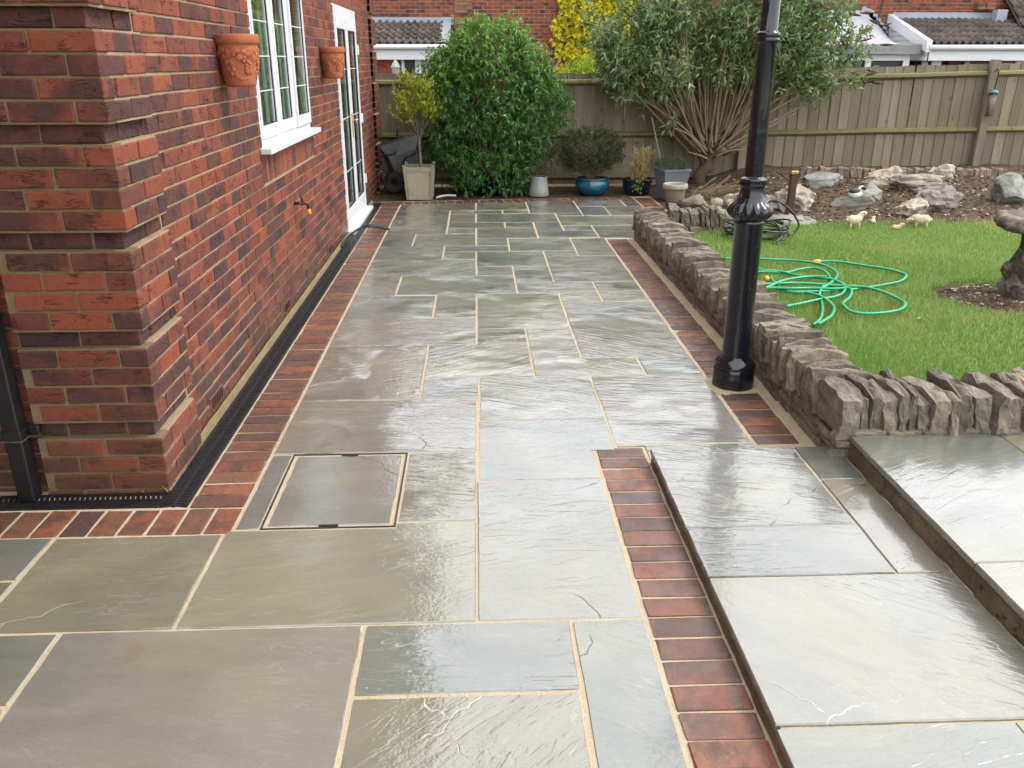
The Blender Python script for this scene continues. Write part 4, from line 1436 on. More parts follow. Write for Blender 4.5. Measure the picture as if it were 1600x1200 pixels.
# soil bed round the bird bath
V, F = [(BATH[0], BATH[1], ZL + .03)], []
for ring in range(1, 7):
    for j in range(48):
        a = j / 48 * 2 * math.pi
        r = (.60 + .06 * math.sin(3 * a + 1) + .035 * math.sin(7 * a)) * ring / 6
        xx, yy = BATH[0] + r * math.cos(a), BATH[1] + .62 * r * math.sin(a)
        V.append((xx, yy, ZL + .004 + .026 * (1 - (ring / 6) ** 2) + mnoise.fractal(Vector((xx * 6, yy * 6, 1)), 1, 2, 3) * .012))
for j in range(48):
    F.append((0, 1 + j, 1 + (j + 1) % 48))
for ring in range(5):
    for j in range(48):
        a, b = 1 + ring * 48 + j, 1 + ring * 48 + (j + 1) % 48
        F.append((a, a + 48, b + 48, b))
tag(put('soil_bed', py_mesh('soil_bed', V, F, True), 'soil'), kind='structure')

# rockery mound
def mound(x, y):
    s = min(1, max(0, (y - 7.9) / 2.0))
    s = s * s * (3 - 2 * s)
    e = min(1, max(0, (x - 2.75) / 1.1))
    e = e * e * (3 - 2 * e)
    return (-.045 + .165 * min(1, max(0, (x - 2.25) / .6))) * (1 - .5 * s) + .185 * s * e + .035 * mnoise.fractal(Vector((x * 1.6, y * 1.6, 2)), 1, 2, 4) * (.3 + e)

mx = np.concatenate([np.linspace(2.14, 8.5, 115), np.linspace(8.8, 12.8, 15)])
my = np.linspace(7.84, 11.7, 72)
V = [(x_, y_, mound(x_, y_)) for y_ in my for x_ in mx]
F = [(r_ * 130 + c_, r_ * 130 + c_ + 1, (r_ + 1) * 130 + c_ + 1, (r_ + 1) * 130 + c_) for r_ in range(71) for c_ in range(129)]
tag(put('rockery_soil', py_mesh('rockery_soil', V, F, True), 'soil'), kind='structure')
V = [(x_, y_, -.012 + .01 * mnoise.noise(Vector((x_ * 8, y_ * 8, 0)))) for y_ in np.linspace(10.28, 11.7, 20) for x_ in np.linspace(-1.27, 2.2, 40)]
V = [(a, b + .11 * (a + .5), c) for a, b, c in V]
F = [(r_ * 40 + c_, r_ * 40 + c_ + 1, (r_ + 1) * 40 + c_ + 1, (r_ + 1) * 40 + c_) for r_ in range(19) for c_ in range(39)]
tag(put('border_soil', py_mesh('border_soil', V, F, True), 'soil'), kind='structure')
# bark chips and small stones lying on the soil
n = 6500
CX, CY = rng.uniform(2.7, 8.0, n), rng.uniform(7.95, 10.9, n)
CZ = np.array([mound(a, b) for a, b in zip(CX, CY)])
sz = rng.uniform(.008, .03, n)
C2 = np.stack([CX, CY, CZ + .004], 1)
k = CY > 8.08
tag(put('bark_chips', boxes_mesh('bark_chips', C2[k], np.stack([sz, sz * rng.uniform(.4, .9, n), sz * .4], 1)[k], rot=rng.random(n)[k] * 6.28), 'chips'), 'scatter of pale bark chips and small stones on the rockery soil', 'bark chips', kind='stuff')
n = 900
th, rr_ = rng.random(n) * 6.28, np.sqrt(rng.random(n)) * .56
C2 = np.stack([BATH[0] + rr_ * np.cos(th), BATH[1] + .6 * rr_ * np.sin(th), ZL + .006 + .026 * (1 - (rr_ / .6) ** 2)], 1)
sz = rng.uniform(.006, .022, n)
tag(put('bark_chips', boxes_mesh('bark_chips', C2, np.stack([sz, sz * .7, sz * .4], 1), rot=rng.random(n) * 6.28), 'chips'), 'scatter of bark chips round the bird bath foot', 'bark chips', kind='stuff')

# rocks (x, y, sx, sy, sz, material, label, rotation)
ROCKS = [(3.33, 8.75, .26, .2, .19, 'rock', 'pale pointed rock right behind the brown post', .3, 2),
         (3.93, 8.72, .29, .2, .10, 'slate', 'flat green grey slate carrying the black and white ornament', -.15, 3),
         (4.25, 9.05, .20, .15, .15, 'slate', 'upright bluish slate block right of the badger ornament', .4, 4),
         (3.98, 9.65, .36, .18, .13, 'slate', 'long dark grey slate lying at the back of the rockery left', .2, 5),
         (4.38, 8.32, .22, .17, .15, 'rock', 'rounded pinkish white rock at the lawn edge behind the sheep', .1, 6),
         (4.80, 8.62, .32, .22, .18, 'purple_rock', 'large purple grey boulder in the middle of the rockery', .2, 7),
         (5.05, 9.15, .30, .14, .10, 'purple_rock', 'thin jagged grey rock resting behind the purple boulder', .3, 8),
         (4.72, 9.75, .34, .2, .17, 'rock', 'pale rubble rock at the top of the mound under the edging', .0, 9),
         (5.0, 9.45, .42, .2, .13, 'rock', 'long pale pitted rock across the upper mound', -.1, 10),
         (5.62, 10.2, .24, .15, .13, 'rock', 'cream pitted rock leaning on the log edging', .2, 11),
         (5.72, 8.9, .36, .2, .24, 'slate', 'big tilted green slate slab at the right of the rockery', .35, 12),
         (5.72, 8.15, .32, .2, .13, 'purple_rock', 'grey rock at the lawn edge at the right frame edge', .1, 13),
         (3.12, 8.95, .2, .16, .13, 'purple_rock', 'dark grey rock just left of the brown post', .2, 14),
         (3.0, 9.35, .16, .14, .12, 'purple_rock', 'small dark rock behind the lamp post', .6, 15)]
for (x, y, sx, sy, sz, m, lab, rz, sd_) in ROCKS:
    o = put('rock', rock_mesh('rock', sx * .9, sy * .9, sz * .95, sd_, 4, 14 if m == 'slate' else 10, .09 if m == 'slate' else .22, 2.6), m, None, (x, y, mound(x, y) + sz * .34), (random.gauss(0, .1), random.gauss(0, .1), rz))
    tag(o, lab, 'rock', 'rocks of the rockery')
# pebbles and small stones by the stub wall
PEB = [(2.46, 9.55, .13, .12, .12, 'stonepot', 'squat mossy stone block beside the round stone pot', 21), (2.98, 9.45, .12, .1, .1, 'pebble', 'rounded buff stone just left of the lamp post', 22)]
for (x, y, sx, sy, sz, m, lab, sd_) in PEB:
    tag(put('stone', rock_mesh('stone', sx, sy, sz, sd_, 3, 7, .1), m, None, (x, y, mound(x, y) + sz * .6)), lab, 'stone')
pmesh = [rock_mesh('pebble', .06, .05, .04, 50 + k, 2, 4, .1, 2, True) for k in range(5)]
rr = random.Random(11)
pos = [(2.3, 8.95), (2.42, 9.0), (2.55, 8.92), (2.66, 9.05), (2.75, 8.85), (2.5, 9.2), (2.62, 9.3), (2.8, 9.15), (2.85, 9.4), (2.7, 9.45), (2.35, 8.75), (2.5, 8.7), (2.62, 8.62), (2.78, 8.6), (2.9, 8.8), (2.95, 9.05), (2.4, 9.25), (2.9, 9.65), (2.6, 9.7), (2.75, 9.75), (2.3, 8.55), (2.45, 8.45)]
for k, (x, y) in enumerate(pos):
    s = rr.uniform(.7, 1.7)
    o = put('pebble', pmesh[k % 5], 'pebble', None, (x, y, mound(x, y) + .028 * s), (rr.gauss(0, .3), rr.gauss(0, .3), rr.random() * 6), (s, s, s))
    tag(o, 'pale rounded pebble in the loose heap between the stub wall and the buddleia', 'pebble', 'pebbles beyond the stub wall')

# stone log edging at the back of the rockery
ed = thing('log_edging', 'row of short brown upright edging stones at the back of the rockery', 'edging', (5.3, 10.45, .2))
EM = [stone_block('edging_block', .075, .07, .17, 70 + k, 2, .01, .5) for k in range(6)]
x = 4.03
while x < 6.55:
    if not (4.95 < x < 5.02):
        put('edging_block', EM[rr.randrange(6)], 'edgestone', ed, (x, 10.45 + .03 * math.sin(x * 2), .285 - .014 * (x - 4) + rr.uniform(-.012, .012)), (rr.gauss(0, .06), rr.gauss(0, .05), rr.gauss(0, .2)))
    x += .078

# ------------------------------------------------------------------ fence
fence = thing('garden_fence', 'weathered close board timber fence with mossy rails across the back', 'fence', (2.5, 11.6, 0))
FY = 11.62
FB = []
for k in range(8):
    rr2 = random.Random(k)
    V = [(-.076, -.008, 0), (.076, .004, 0), (.076, .010, 0), (-.076, .006, 0)]
    Vv = []
    for z in (0, .5, 1.0):
        for (a, b, c) in V:
            Vv.append((a + rr2.uniform(-.002, .002), b + rr2.uniform(-.0015, .0015), z * 1.42))
    Fc = [(0, 1, 2, 3)[::-1], (8, 9, 10, 11)]
    for r_ in (0, 4):
        for j in range(4):
            Fc.append((r_ + j, r_ + (j + 1) % 4, r_ + 4 + (j + 1) % 4, r_ + 4 + j))
    FB.append(py_mesh('fence_board', Vv, Fc))
ftop = lambda x: 1.435 + max(0, (x - 2.5)) * .027
x = -2.2
k = 0
while x < 12.7:
    hgt = (ftop(x) - .02 + random.uniform(-.008, .008)) / 1.42
    put('fence_board', FB[random.randrange(8)], 'fence', fence, (x, FY + random.uniform(0, .004), .02), (random.gauss(0, .004), random.gauss(0, .006), 0), (1, 1, hgt))
    x += .138 + random.uniform(-.006, .006)
    k += 1
POSTS = [-2.3, .6, 3.58, 6.83, 9.7, 12.7]
for i, px in enumerate(POSTS):
    put('fence_post', box_mesh('fence_post', .105, .1, 1.75, .006, 1, .003, org=(0, 0, .775), seed=i), 'fence', fence, (px, FY - .06, 0 if i < 3 else .02), (0, R(.8 if i == 3 else 0), 0), (1, 1, (ftop(px) + .03) / 1.65))
for i in range(5):
    a, b = POSTS[i] + .05, POSTS[i + 1] - .05
    for hz in (.115, .655, 1.315):
        za, zb = (hz + (ftop(a) - 1.435) * hz / 1.435, hz + (ftop(b) - 1.435) * hz / 1.435)
        V = []
        ns = 12
        for s in range(ns + 1):
            t_ = s / ns
            xx = a + (b - a) * t_
            zz = za + (zb - za) * t_ + .006 * mnoise.noise(Vector((xx, hz * 9, 0)))
            V += [(xx, FY - .005, zz + .045), (xx, FY - .055, zz + .028), (xx, FY - .062, zz - .004), (xx, FY - .005, zz - .04)]
        F = []
        for s in range(ns):
            for j in range(4):
                F.append((s * 4 + j, s * 4 + (j + 1) % 4, s * 4 + 4 + (j + 1) % 4, s * 4 + 4 + j))
        put('rail', py_mesh('rail', V, F), 'rail', fence)

# bird feeder hung on the fence post
bf = thing('bird_feeder', 'wire mesh peanut feeder with a teal cap hanging on the fence post', 'bird feeder', (6.84, 11.46, .92))
put('hook', tubes_mesh('hook', [(smooth_path([(6.84, 11.5, 1.46), (6.84, 11.44, 1.49), (6.84, 11.42, 1.43), (6.84, 11.44, 1.24)], 6), .008)], 6), 'black', bf)
put('cap', lathe_mesh('cap', [(.001, .045), (.03, .04), (.062, .012), (.064, 0), (.001, 0)], 18), 'feedcap', bf, (6.84, 11.44, 1.19))
put('mesh_tube', lathe_mesh('mesh_tube', [(.036, 0), (.036, .27)], 14, cap=True), 'peanut', bf, (6.84, 11.44, .92))
ws = [([(6.84 + .039 * math.cos(a), 11.44 + .039 * math.sin(a), .92), (6.84 + .039 * math.cos(a), 11.44 + .039 * math.sin(a), 1.19)], .003) for a in np.arange(0, 6.28, .6)]
ws += [([(6.84 + .04 * math.cos(a), 11.44 + .04 * math.sin(a), z) for a in np.linspace(0, 6.28, 14)], .003) for z in np.arange(.92, 1.2, .045)]
put('wire_cage', tubes_mesh('wire_cage', ws, 4), 'wire', bf)
put('base_dish', lathe_mesh('base_dish', [(.001, 0), (.05, 0), (.052, .015), (.001, .016)], 14), 'black', bf, (6.84, 11.44, .905))

# ------------------------------------------------------------------ plants
def shell_points(n, prof, cx, cy, ry, depth=.35, jag=.12):
    """points in the outer part of a solid given by half-width profile prof(z)->(xc, half width); returns points and outward directions"""
    P, Dn = [], []
    while len(P) < n:
        z = prof['z0'] + (prof['z1'] - prof['z0']) * random.random()
        xc, hw = prof['f'](z)
        a = random.random() * 2 * math.pi
        q = 1 - depth * random.random() ** 1.6
        lump = 1 + jag * mnoise.fractal(Vector((math.cos(a) * 2.2, math.sin(a) * 2.2, z * 2.6)), 1, 2, 3)
        if random.random() > hw / prof['max']:
            continue
        P.append((cx + xc + hw * q * lump * math.cos(a), cy + ry * hw * q * lump * math.sin(a), z))
        Dn.append((math.cos(a), math.sin(a), 0))
    return np.array(P), np.array(Dn)


def sprays(P, Dn, per, spread, llen, lw, droop, upw, name, mat, parent, out=.7):
    """each point carries a little shoot with leaves along it"""
    n = len(P)
    ax = nrm(Dn * out + np.array([0, 0, 1.0]) * upw + rng.normal(0, .35, (n, 3)))
    tt = rng.random((n, per))
    B = P[:, None, :] + ax[:, None, :] * (tt[..., None] * spread)
    d = ax[:, None, :] * .5 + rng.normal(0, .75, (n, per, 3)) + np.array([0, 0, -droop])
    L = llen * rng.uniform(.6, 1.15, (n, per))
    return put(name, leaf_mesh(name, B.reshape(-1, 3), d.reshape(-1, 3), L.ravel(), (L * lw).ravel(), up=np.array([0, -.35, 1.0])), mat, parent)


def interp(zs, vs):
    return lambda z: float(np.interp(z, zs, vs))

# big evergreen bush in its dark pot
bu = thing('evergreen_bush', 'large dense glossy green bush standing in a dark pot at the end of the patio', 'bush', (.2, 10.88, 0))
hw = interp([.03, .12, .4, .7, 1.1, 1.45, 1.7, 1.9, 2.08], [.36, .44, .58, .66, .74, .72, .55, .33, .06])
xo = interp([0, .6, 1.2, 2.1], [.0, .0, -.01, .02])
Pp, Dd = shell_points(1700, {'z0': .06, 'z1': 2.06, 'f': lambda z: (xo(z), hw(z)), 'max': .78}, .2, 10.92, .62, .5, .42)
fo = sprays(Pp, Dd, 13, .19, .082, .33, .55, .25, 'foliage', 'laurel', bu)
fo['kind'] = 'stuff'
# upright leading shoots
tips = []
for k in range(46):
    x = random.gauss(.2, .36)
    z0 = hw_z = 1.25 + .55 * math.exp(-((x - .2) / .42) ** 2) + random.uniform(-.25, .05)
    tips.append((smooth_path([(x, 10.85 + random.gauss(0, .16), z0 - .35), (x + random.gauss(0, .03), 10.82 + random.gauss(0, .16), z0), (x + random.gauss(0, .06), 10.8 + random.gauss(0, .16), z0 + random.uniform(.12, .34))], 3)))
put('stems', tubes_mesh('stems', [(t_, .004) for t_ in tips] + [(smooth_path([(.2 + random.gauss(0, .05), 10.9, 0.1), (.2 + random.gauss(0, .2), 10.9, .8), (.2 + random.gauss(0, .3), 10.9, 1.6)], 3), .013) for _ in range(14)], 5), 'bark', bu)['kind'] = 'stuff'
pts = np.array([p for t_ in tips for p in t_[2:]])
fo = sprays(np.repeat(pts, 3, 0), np.zeros((len(pts) * 3, 3)), 3, .08, .075, .3, -.1, 1, 'shoot_leaves', 'laurel', bu)
fo['kind'] = 'stuff'
put('pot', lathe_mesh('pot', [(.001, 0), (.2, 0), (.25, .24), (.27, .25), (.27, .27), (.23, .27)], 24), 'black_plastic', bu, (.2, 10.9, 0))

# bay tree and its square wooden planter
pl = thing('square_planter', 'tapered square pale wooden planter with panelled sides near the fence', 'planter', (-.7, 10.58, 0))


def planter_shape():
    b, t_, h = .155, .185, .40
    for s, (ax, ay) in enumerate(((0, -1), (1, 0), (0, 1), (-1, 0))):
        V = []
        for (u, z) in ((-1, .012), (1, .012), (1, h - .02), (-1, h - .02)):
            w_ = b + (t_ - b) * z / h - .012
            n_ = b + (t_ - b) * z / h - .014
            V.append((ax * n_ + (-ay) * u * w_, ay * n_ + ax * u * w_, z))
        V += [(x * .9, y * .9, z) for x, y, z in V]
        put('panel', py_mesh('panel', V, [(0, 1, 2, 3), (4, 7, 6, 5), (0, 4, 5, 1), (1, 5, 6, 2), (2, 6, 7, 3), (3, 7, 4, 0)]), 'planter', pl, world=False)
        for z0, z1 in ((.0, .045), (h - .06, h - .008)):
            V = []
            for z in (z0, z1):
                n_ = b + (t_ - b) * z / h
                for (u, q) in ((-1, 0), (1, 0), (1, -.02), (-1, -.02)):
                    w_ = n_ - .02
                    V.append((ax * (n_ + q) + (-ay) * u * w_, ay * (n_ + q) + ax * u * w_, z))
            put('rail', py_mesh('rail', V, [(0, 1, 5, 4), (1, 2, 6, 5), (2, 3, 7, 6), (3, 0, 4, 7), (4, 5, 6, 7), (3, 2, 1, 0)]), 'planter', pl, world=False)
    for sx in (-1, 1):
        for sy in (-1, 1):
            V = []
            for z in (0, h + .018):
                n_ = b + (t_ - b) * z / h + .004
                for (ux, uy) in ((0, 0), (1, 0), (1, 1), (0, 1)):
                    V.append((sx * (n_ - ux * .036), sy * (n_ - uy * .036), z))
            put('corner_post', py_mesh('corner_post', V, [(0, 1, 5, 4), (1, 2, 6, 5), (2, 3, 7, 6), (3, 0, 4, 7), (4, 5, 6, 7), (3, 2, 1, 0)]), 'planter', pl, world=False)
    put('soil_fill', box_mesh('soil_fill', .32, .32, .02, 0, org=(0, 0, .345)), 'soil', pl, world=False)

planter_shape()
bt = thing('bay_tree', 'small yellow green standard tree on a thin trunk in the square planter', 'tree', (-.68, 10.58, .35))
br = [(smooth_path([(-.68, 10.58, .34), (-.685, 10.58, .55), (-.69, 10.58, .74)], 4), [.019] * 4 + [.017] * 4 + [.015])]
tipsb = []
for k in range(34):
    a = random.random() * 6.28
    r_ = random.uniform(.1, .32)
    z1 = random.uniform(.95, 1.45) - r_ * .5
    p1 = (-.69 + r_ * .45 * math.cos(a), 10.58 + r_ * .45 * math.sin(a), .86 + random.uniform(0, .1))
    p2 = (-.70 + r_ * math.cos(a), 10.58 + r_ * math.sin(a), z1)
    path = smooth_path([(-.69, 10.58, random.uniform(.66, .76)), p1, p2], 4)
    br.append((path, list(np.linspace(.007, .0025, len(path)))))
    tipsb.append(path)
put('trunk', tubes_mesh('trunk', br, 6), 'greybark', bt)
pts = np.array([p for t_ in tipsb for p in t_[5:]])
pts = pts[pts[:, 2] > .92]
dn = nrm(pts - np.array([-.69, 10.58, 1.0]))
sprays(np.repeat(pts, 3, 0), np.repeat(dn, 3, 0), 6, .13, .072, .28, -.35, 1.1, 'crown', 'bay', bt)['kind'] = 'stuff'
crown2 = []
Pp, Dd = shell_points(70, {'z0': .84, 'z1': 1.42, 'f': lambda z: (-.02, .3 * math.sqrt(max(.05, 1 - ((z - 1.12) / .34) ** 2))), 'max': .3}, -.68, 10.58, .9, .35, .35)
sprays(Pp, Dd, 7, .11, .06, .3, -.2, .9, 'crown', 'bay', bt)['kind'] = 'stuff'

# wheelbarrow standing on its nose against the fence
wb = thing('wheelbarrow', 'old grey wheelbarrow tipped upright against the fence behind the planter', 'wheelbarrow', (-.95, 11.2, 0))
V = [(-.25, -.02, -.27), (.25, -.02, -.27), (.27, -.02, .27), (-.27, -.02, .27), (-.16, .2, -.17), (.16, .2, -.17), (.18, .2, .15), (-.18, .2, .15)]
tm = Matrix.Translation((-.9, 11.12, .37)) @ Matrix.Rotation(R(-17), 4, 'Y') @ Matrix.Rotation(R(12), 4, 'X')
V = [tm @ Vector((x, -y + .1, z)) for x, y, z in V]
put('tray', py_mesh('tray', V, [(4, 5, 6, 7), (0, 4, 7, 3), (1, 2, 6, 5), (0, 1, 5, 4), (3, 7, 6, 2)]), 'barrow', wb)
put('tray_rim', tubes_mesh('tray_rim', [([V[0], V[1], V[2], V[3], V[0]], .012)], 6), 'barrow', wb)
put('frame', tubes_mesh('frame', [(smooth_path([(-1.0, 11.3, .80), (-1.03, 11.2, .6), (-1.04, 10.98, .50), (-1.2, 10.97, .46), (-1.27, 10.97, .4), (-1.14, 10.98, .24), (-1.18, 11.0, .06)], 5), .0125),
                                  (smooth_path([(-.58, 11.3, .80), (-.62, 11.2, .62), (-.70, 11.1, .51), (-.82, 10.97, .48), (-.92, 10.95, .40), (-.9, 10.97, .2), (-1.0, 11.02, .12)], 5), .0125)], 8), 'tube', wb)
wh = put('wheel', lathe_mesh('wheel', [(.085, -.03), (.12, -.035), (.14, -.018), (.14, .018), (.12, .035), (.085, .03), (.02, .02), (.02, -.02), (.085, -.03)], 24), 'rubber', wb, (-1.06, 11.02, .13), (R(80), R(20), 0))

# gold globe on a stick
gb = thing('globe_ornament', 'small pale gold globe on a thin stick left of the big bush', 'ornament', (-.45, 11.1, 0))
put('globe', lathe_mesh('globe', [(.001, -.055), (.02, -.05), (.035, -.02), (.036, .005), (.028, .035), (.012, .05), (.001, .053)], 16), 'gold', gb, (-.45, 11.1, .285), (0, R(12), 0))
put('stick', tubes_mesh('stick', [([(-.45, 11.1, -.01), (-.455, 11.1, .24)], .006)], 6), 'tube', gb)
tag(put('white_pipe', tubes_mesh('white_pipe', [(smooth_path([(-.5, 10.46, .02), (-.42, 10.5, .035), (-.34, 10.52, .038), (-.26, 10.54, .03)], 5), .014)], 8), 'white_hose'), 'short length of white plastic pipe lying between planter and bush', 'pipe')

# grey flared pot with dry heather
def pot(name, label, prof, mat, loc, seg=28, cat='plant pot', smooth=True, mod=None):
    t = thing(name, label, cat, loc)
    put('pot_body', lathe_mesh('pot_body', prof, seg, mod, smooth), mat, t, world=False)
    r, z = prof[-1]
    put('soil_fill', lathe_mesh('soil_fill', [(.001, z - .012), (r * 1.02, z - .015)], seg), 'soil', t, world=False)
    return t

pot('grey_pot', 'pale grey pot widening to its base holding a dry heather', [(.001, 0), (.128, 0), (.132, .01), (.118, .1), (.104, .225), (.106, .235), (.1, .24), (.09, .235)], 'greypot', (.78, 10.72, 0))
hp_ = thing('dry_heather', 'dry brown twiggy heather in the pale grey pot', 'plant', (.80, 10.72, .22))
Pp, Dd = shell_points(150, {'z0': .24, 'z1': .42, 'f': lambda z: (.02, .20 * math.sqrt(max(.1, 1 - ((z - .29) / .15) ** 2))), 'max': .2}, .79, 10.72, .8, .8, .2)
sprays(Pp, Dd, 16, .07, .03, .14, .0, .6, 'twigs', 'heather', hp_)['kind'] = 'stuff'

pot('teal_pot', 'round glossy teal glazed bowl pot at the back of the patio', [(.001, 0), (.14, 0), (.15, .008), (.2, .06), (.222, .12), (.205, .17), (.192, .182), (.21, .19), (.215, .2), (.205, .207), (.185, .2)], 'teal', (1.47, 10.82, 0))
az_ = thing('bronze_shrub', 'dome shaped dark bronze green shrub in the teal pot', 'shrub', (1.45, 10.85, .2))
hwz = interp([.26, .36, .5, .62, .72, .8], [.22, .36, .46, .42, .28, .06])
Pp, Dd = shell_points(900, {'z0': .27, 'z1': .79, 'f': lambda z: (0, hwz(z)), 'max': .46}, 1.45, 10.95, .75, .6, .3)
sprays(Pp, Dd, 12, .07, .03, .42, .1, .5, 'foliage', 'azalea', az_)['kind'] = 'stuff'
put('stems', tubes_mesh('stems', [(smooth_path([(1.45, 10.86, .18), (1.45 + random.gauss(0, .1), 10.9, .35), (1.45 + random.gauss(0, .25), 10.92 + random.gauss(0, .1), .6)], 3), .006) for _ in range(26)], 5), 'darkbark', az_)['kind'] = 'stuff'

pot('navy_pot', 'round dark navy glazed pot right of the teal pot', [(.001, 0), (.15, 0), (.16, .01), (.182, .1), (.188, .165), (.195, .172), (.198, .185), (.19, .192), (.172, .185)], 'navy', (2.05, 10.85, 0))
bg_ = thing('dry_bamboo', 'clump of straw coloured bamboo stems and leaves in the navy pot', 'plant', (2.05, 10.85, .17))
stems, Lp, Ld = [], [], []
for k in range(46):
    a, r_ = random.random() * 6.28, random.uniform(.02, .15)
    x0, y0 = 2.05 + r_ * math.cos(a), 10.85 + r_ * math.sin(a)
    h_ = random.uniform(.2, .42)
    p = smooth_path([(x0, y0, .17), (x0 + random.gauss(.01, .02), y0, .17 + h_ * .6), (x0 + random.gauss(.03, .06), y0 + random.gauss(0, .03), .17 + h_)], 4)
    stems.append((p, .0035))
    for q in p[2:]:
        for _ in range(3):
            Lp.append(q); Ld.append((random.gauss(0, 1), random.gauss(0, 1), random.uniform(-.9, .5)))
put('stems', tubes_mesh('stems', stems, 5), 'straw', bg_)['kind'] = 'stuff'
put('blades', leaf_mesh('blades', Lp, Ld, rng.uniform(.04, .1, len(Lp)), .009), 'strawleaf', bg_)['kind'] = 'stuff'
put('creeper', leaf_mesh('creeper', [(2.02 + random.gauss(0, .03), 10.66, random.uniform(.03, .2)) for _ in range(26)], [(random.gauss(0, 1), -.6, random.gauss(-.3, .5)) for _ in range(26)], .04, .026), 'lime', bg_)['kind'] = 'stuff'

# square grey pot + conifer
sp_ = thing('square_pot', 'tall square grey metal pot tapering down beside the round stone pot', 'plant pot', (2.38, 10.38, 0))
V = []
for z, h_ in ((0, .115), (.34, .165), (.345, .178), (.37, .18), (.37, .16), (.33, .155)):
    for sx, sy in ((-1, -1), (1, -1), (1, 1), (-1, 1)):
        V.append((sx * h_, sy * h_, z))
F = [(r_ * 4 + j, r_ * 4 + (j + 1) % 4, r_ * 4 + 4 + (j + 1) % 4, r_ * 4 + 4 + j) for r_ in range(5) for j in range(4)] + [(20, 21, 22, 23), (3, 2, 1, 0)]
put('pot_body', py_mesh('pot_body', V, F), 'zinc', sp_, rot=(0, 0, R(12)), world=False)
cf = thing('dwarf_conifer', 'low dark green dwarf conifer in the square grey pot', 'plant', (2.36, 10.4, .34))
Pp, Dd = shell_points(260, {'z0': .35, 'z1': .47, 'f': lambda z: (0, .19 * math.sqrt(max(.1, 1 - ((z - .37) / .11) ** 2))), 'max': .19}, 2.36, 10.4, .9, .9, .2)
sprays(Pp, Dd, 12, .06, .028, .2, .0, .7, 'foliage', 'conifer', cf)['kind'] = 'stuff'
rp = pot('stone_pot', 'round weathered stone pot with a thick pale rim near the stub wall', [(.001, 0), (.1, 0), (.112, .12), (.12, .215)], 'stonepot', (2.30, 9.80, -.005))
put('rim', lathe_mesh('rim', [(.118, .21), (.138, .213), (.142, .225), (.142, .262), (.137, .27), (.118, .27), (.114, .25), (.112, .22)], 28), 'stonerim', rp, world=False)

# buddleia
bd = thing('buddleia', 'large spreading grey green buddleia with many bare fanning stems by the fence', 'shrub', (3.0, 11.2, 0))
trunk = smooth_path([(2.96, 11.22, 0), (2.93, 11.2, .16), (3.02, 11.2, .3), (3.06, 11.2, .45), (3.05, 11.2, .58)], 5)
TR = [(trunk, list(np.linspace(.10, .055, len(trunk))))]
for k in range(6):
    p = smooth_path([(3.0 + random.gauss(0, .03), 11.2, .22 + k * .05), (3.05 + random.gauss(0, .1), 11.18 + random.gauss(0, .05), .5), (3.06 + random.gauss(0, .2), 11.18 + random.gauss(0, .08), .68)], 4)
    TR.append((p, list(np.linspace(.05, .026, len(p)))))
put('trunk', tubes_mesh('trunk', TR, 8), 'darkbark', bd)
ST, tipsd = [], []
for k in range(92):
    f = (k + .5) / 92
    tx = 3.1 + (f - .5) * 3.25 + random.gauss(0, .12)
    d_ = (tx - 3.1)
    zt = 2.6 - .34 * abs(d_) ** 1.5 + random.uniform(-.6, .4)
    ty = 11.1 + random.gauss(0, .28)
    x0 = 3.06 + d_ * .16 + random.gauss(0, .04)
    z0 = .62 + random.uniform(-.14, .16) - abs(d_) * .02
    p = smooth_path([(x0, 11.18 + random.gauss(0, .06), z0), (x0 + d_ * .30, 11.14 + (ty - 11.1) * .4, z0 + .42 - abs(d_) * .02), (x0 + d_ * .62, 11.1 + (ty - 11.1) * .8, (z0 + .42) * .45 + zt * .55), (tx, ty, zt)], 5)
    ST.append((p, list(np.linspace(random.uniform(.012, .019), .004, len(p)))))
    tipsd.append(p)
# low bare stems to either side, broken stubs
for (a, b, c) in [((2.98, .5), (2.6, .82), (2.12, 1.12)), ((2.98, .45), (2.72, .7), (2.5, .8)), ((3.15, .5), (3.6, .78), (4.3, 1.15)), ((3.15, .46), (3.55, .7), (4.05, .98)), ((3.1, .42), (3.3, .52), (3.62, .50)), ((3.0, .4), (2.85, .46), (2.7, .5)), ((3.1, .5), (3.5, .85), (4.1, 1.2)), ((3.12, .48), (3.45, .62), (3.7, .85))]:
    p = smooth_path([(a[0], 11.1, a[1]), (b[0], 11.0, b[1]), (c[0], 10.95, c[1])], 5)
    ST.append((p, list(np.linspace(.016, .007, len(p)))))
put('stems', tubes_mesh('stems', ST, 6), 'bark', bd)['kind'] = 'stuff'
pts, dirs = [], []
for p in tipsd:
    for q in p[8:]:
        if q.z > 1.12:
            pts.append(q); dirs.append((p[-1] - p[-4]).normalized())
pts, dirs = np.array(pts), np.array(dirs)
keep = np.array([mnoise.noise(Vector(p) * 2.7 + Vector((3, 1, 7))) > -.26 for p in pts])
pts, dirs = pts[keep], dirs[keep]
rep = 8
Pq = np.repeat(pts, rep, 0) + rng.normal(0, .075, (len(pts) * rep, 3))
sprays(Pq, np.repeat(dirs, rep, 0) + rng.normal(0, .5, (len(pts) * rep, 3)), 5, .16, .105, .3, .3, .2, 'foliage', 'budd', bd)['kind'] = 'stuff'
lowp = np.array([(random.uniform(1.75, 2.5), 11.0 + random.gauss(0, .15), random.uniform(1.1, 1.55)) for _ in range(90)] + [(random.uniform(4.0, 4.75), 11.0 + random.gauss(0, .15), random.uniform(1.15, 1.7)) for _ in range(110)] + [(2.5 + random.gauss(0, .05), 10.95, .8 + random.gauss(0, .03)) for _ in range(6)])
sprays(lowp, np.zeros_like(lowp), 7, .15, .09, .3, .3, .2, 'foliage', 'budd', bd)['kind'] = 'stuff'
FS = []
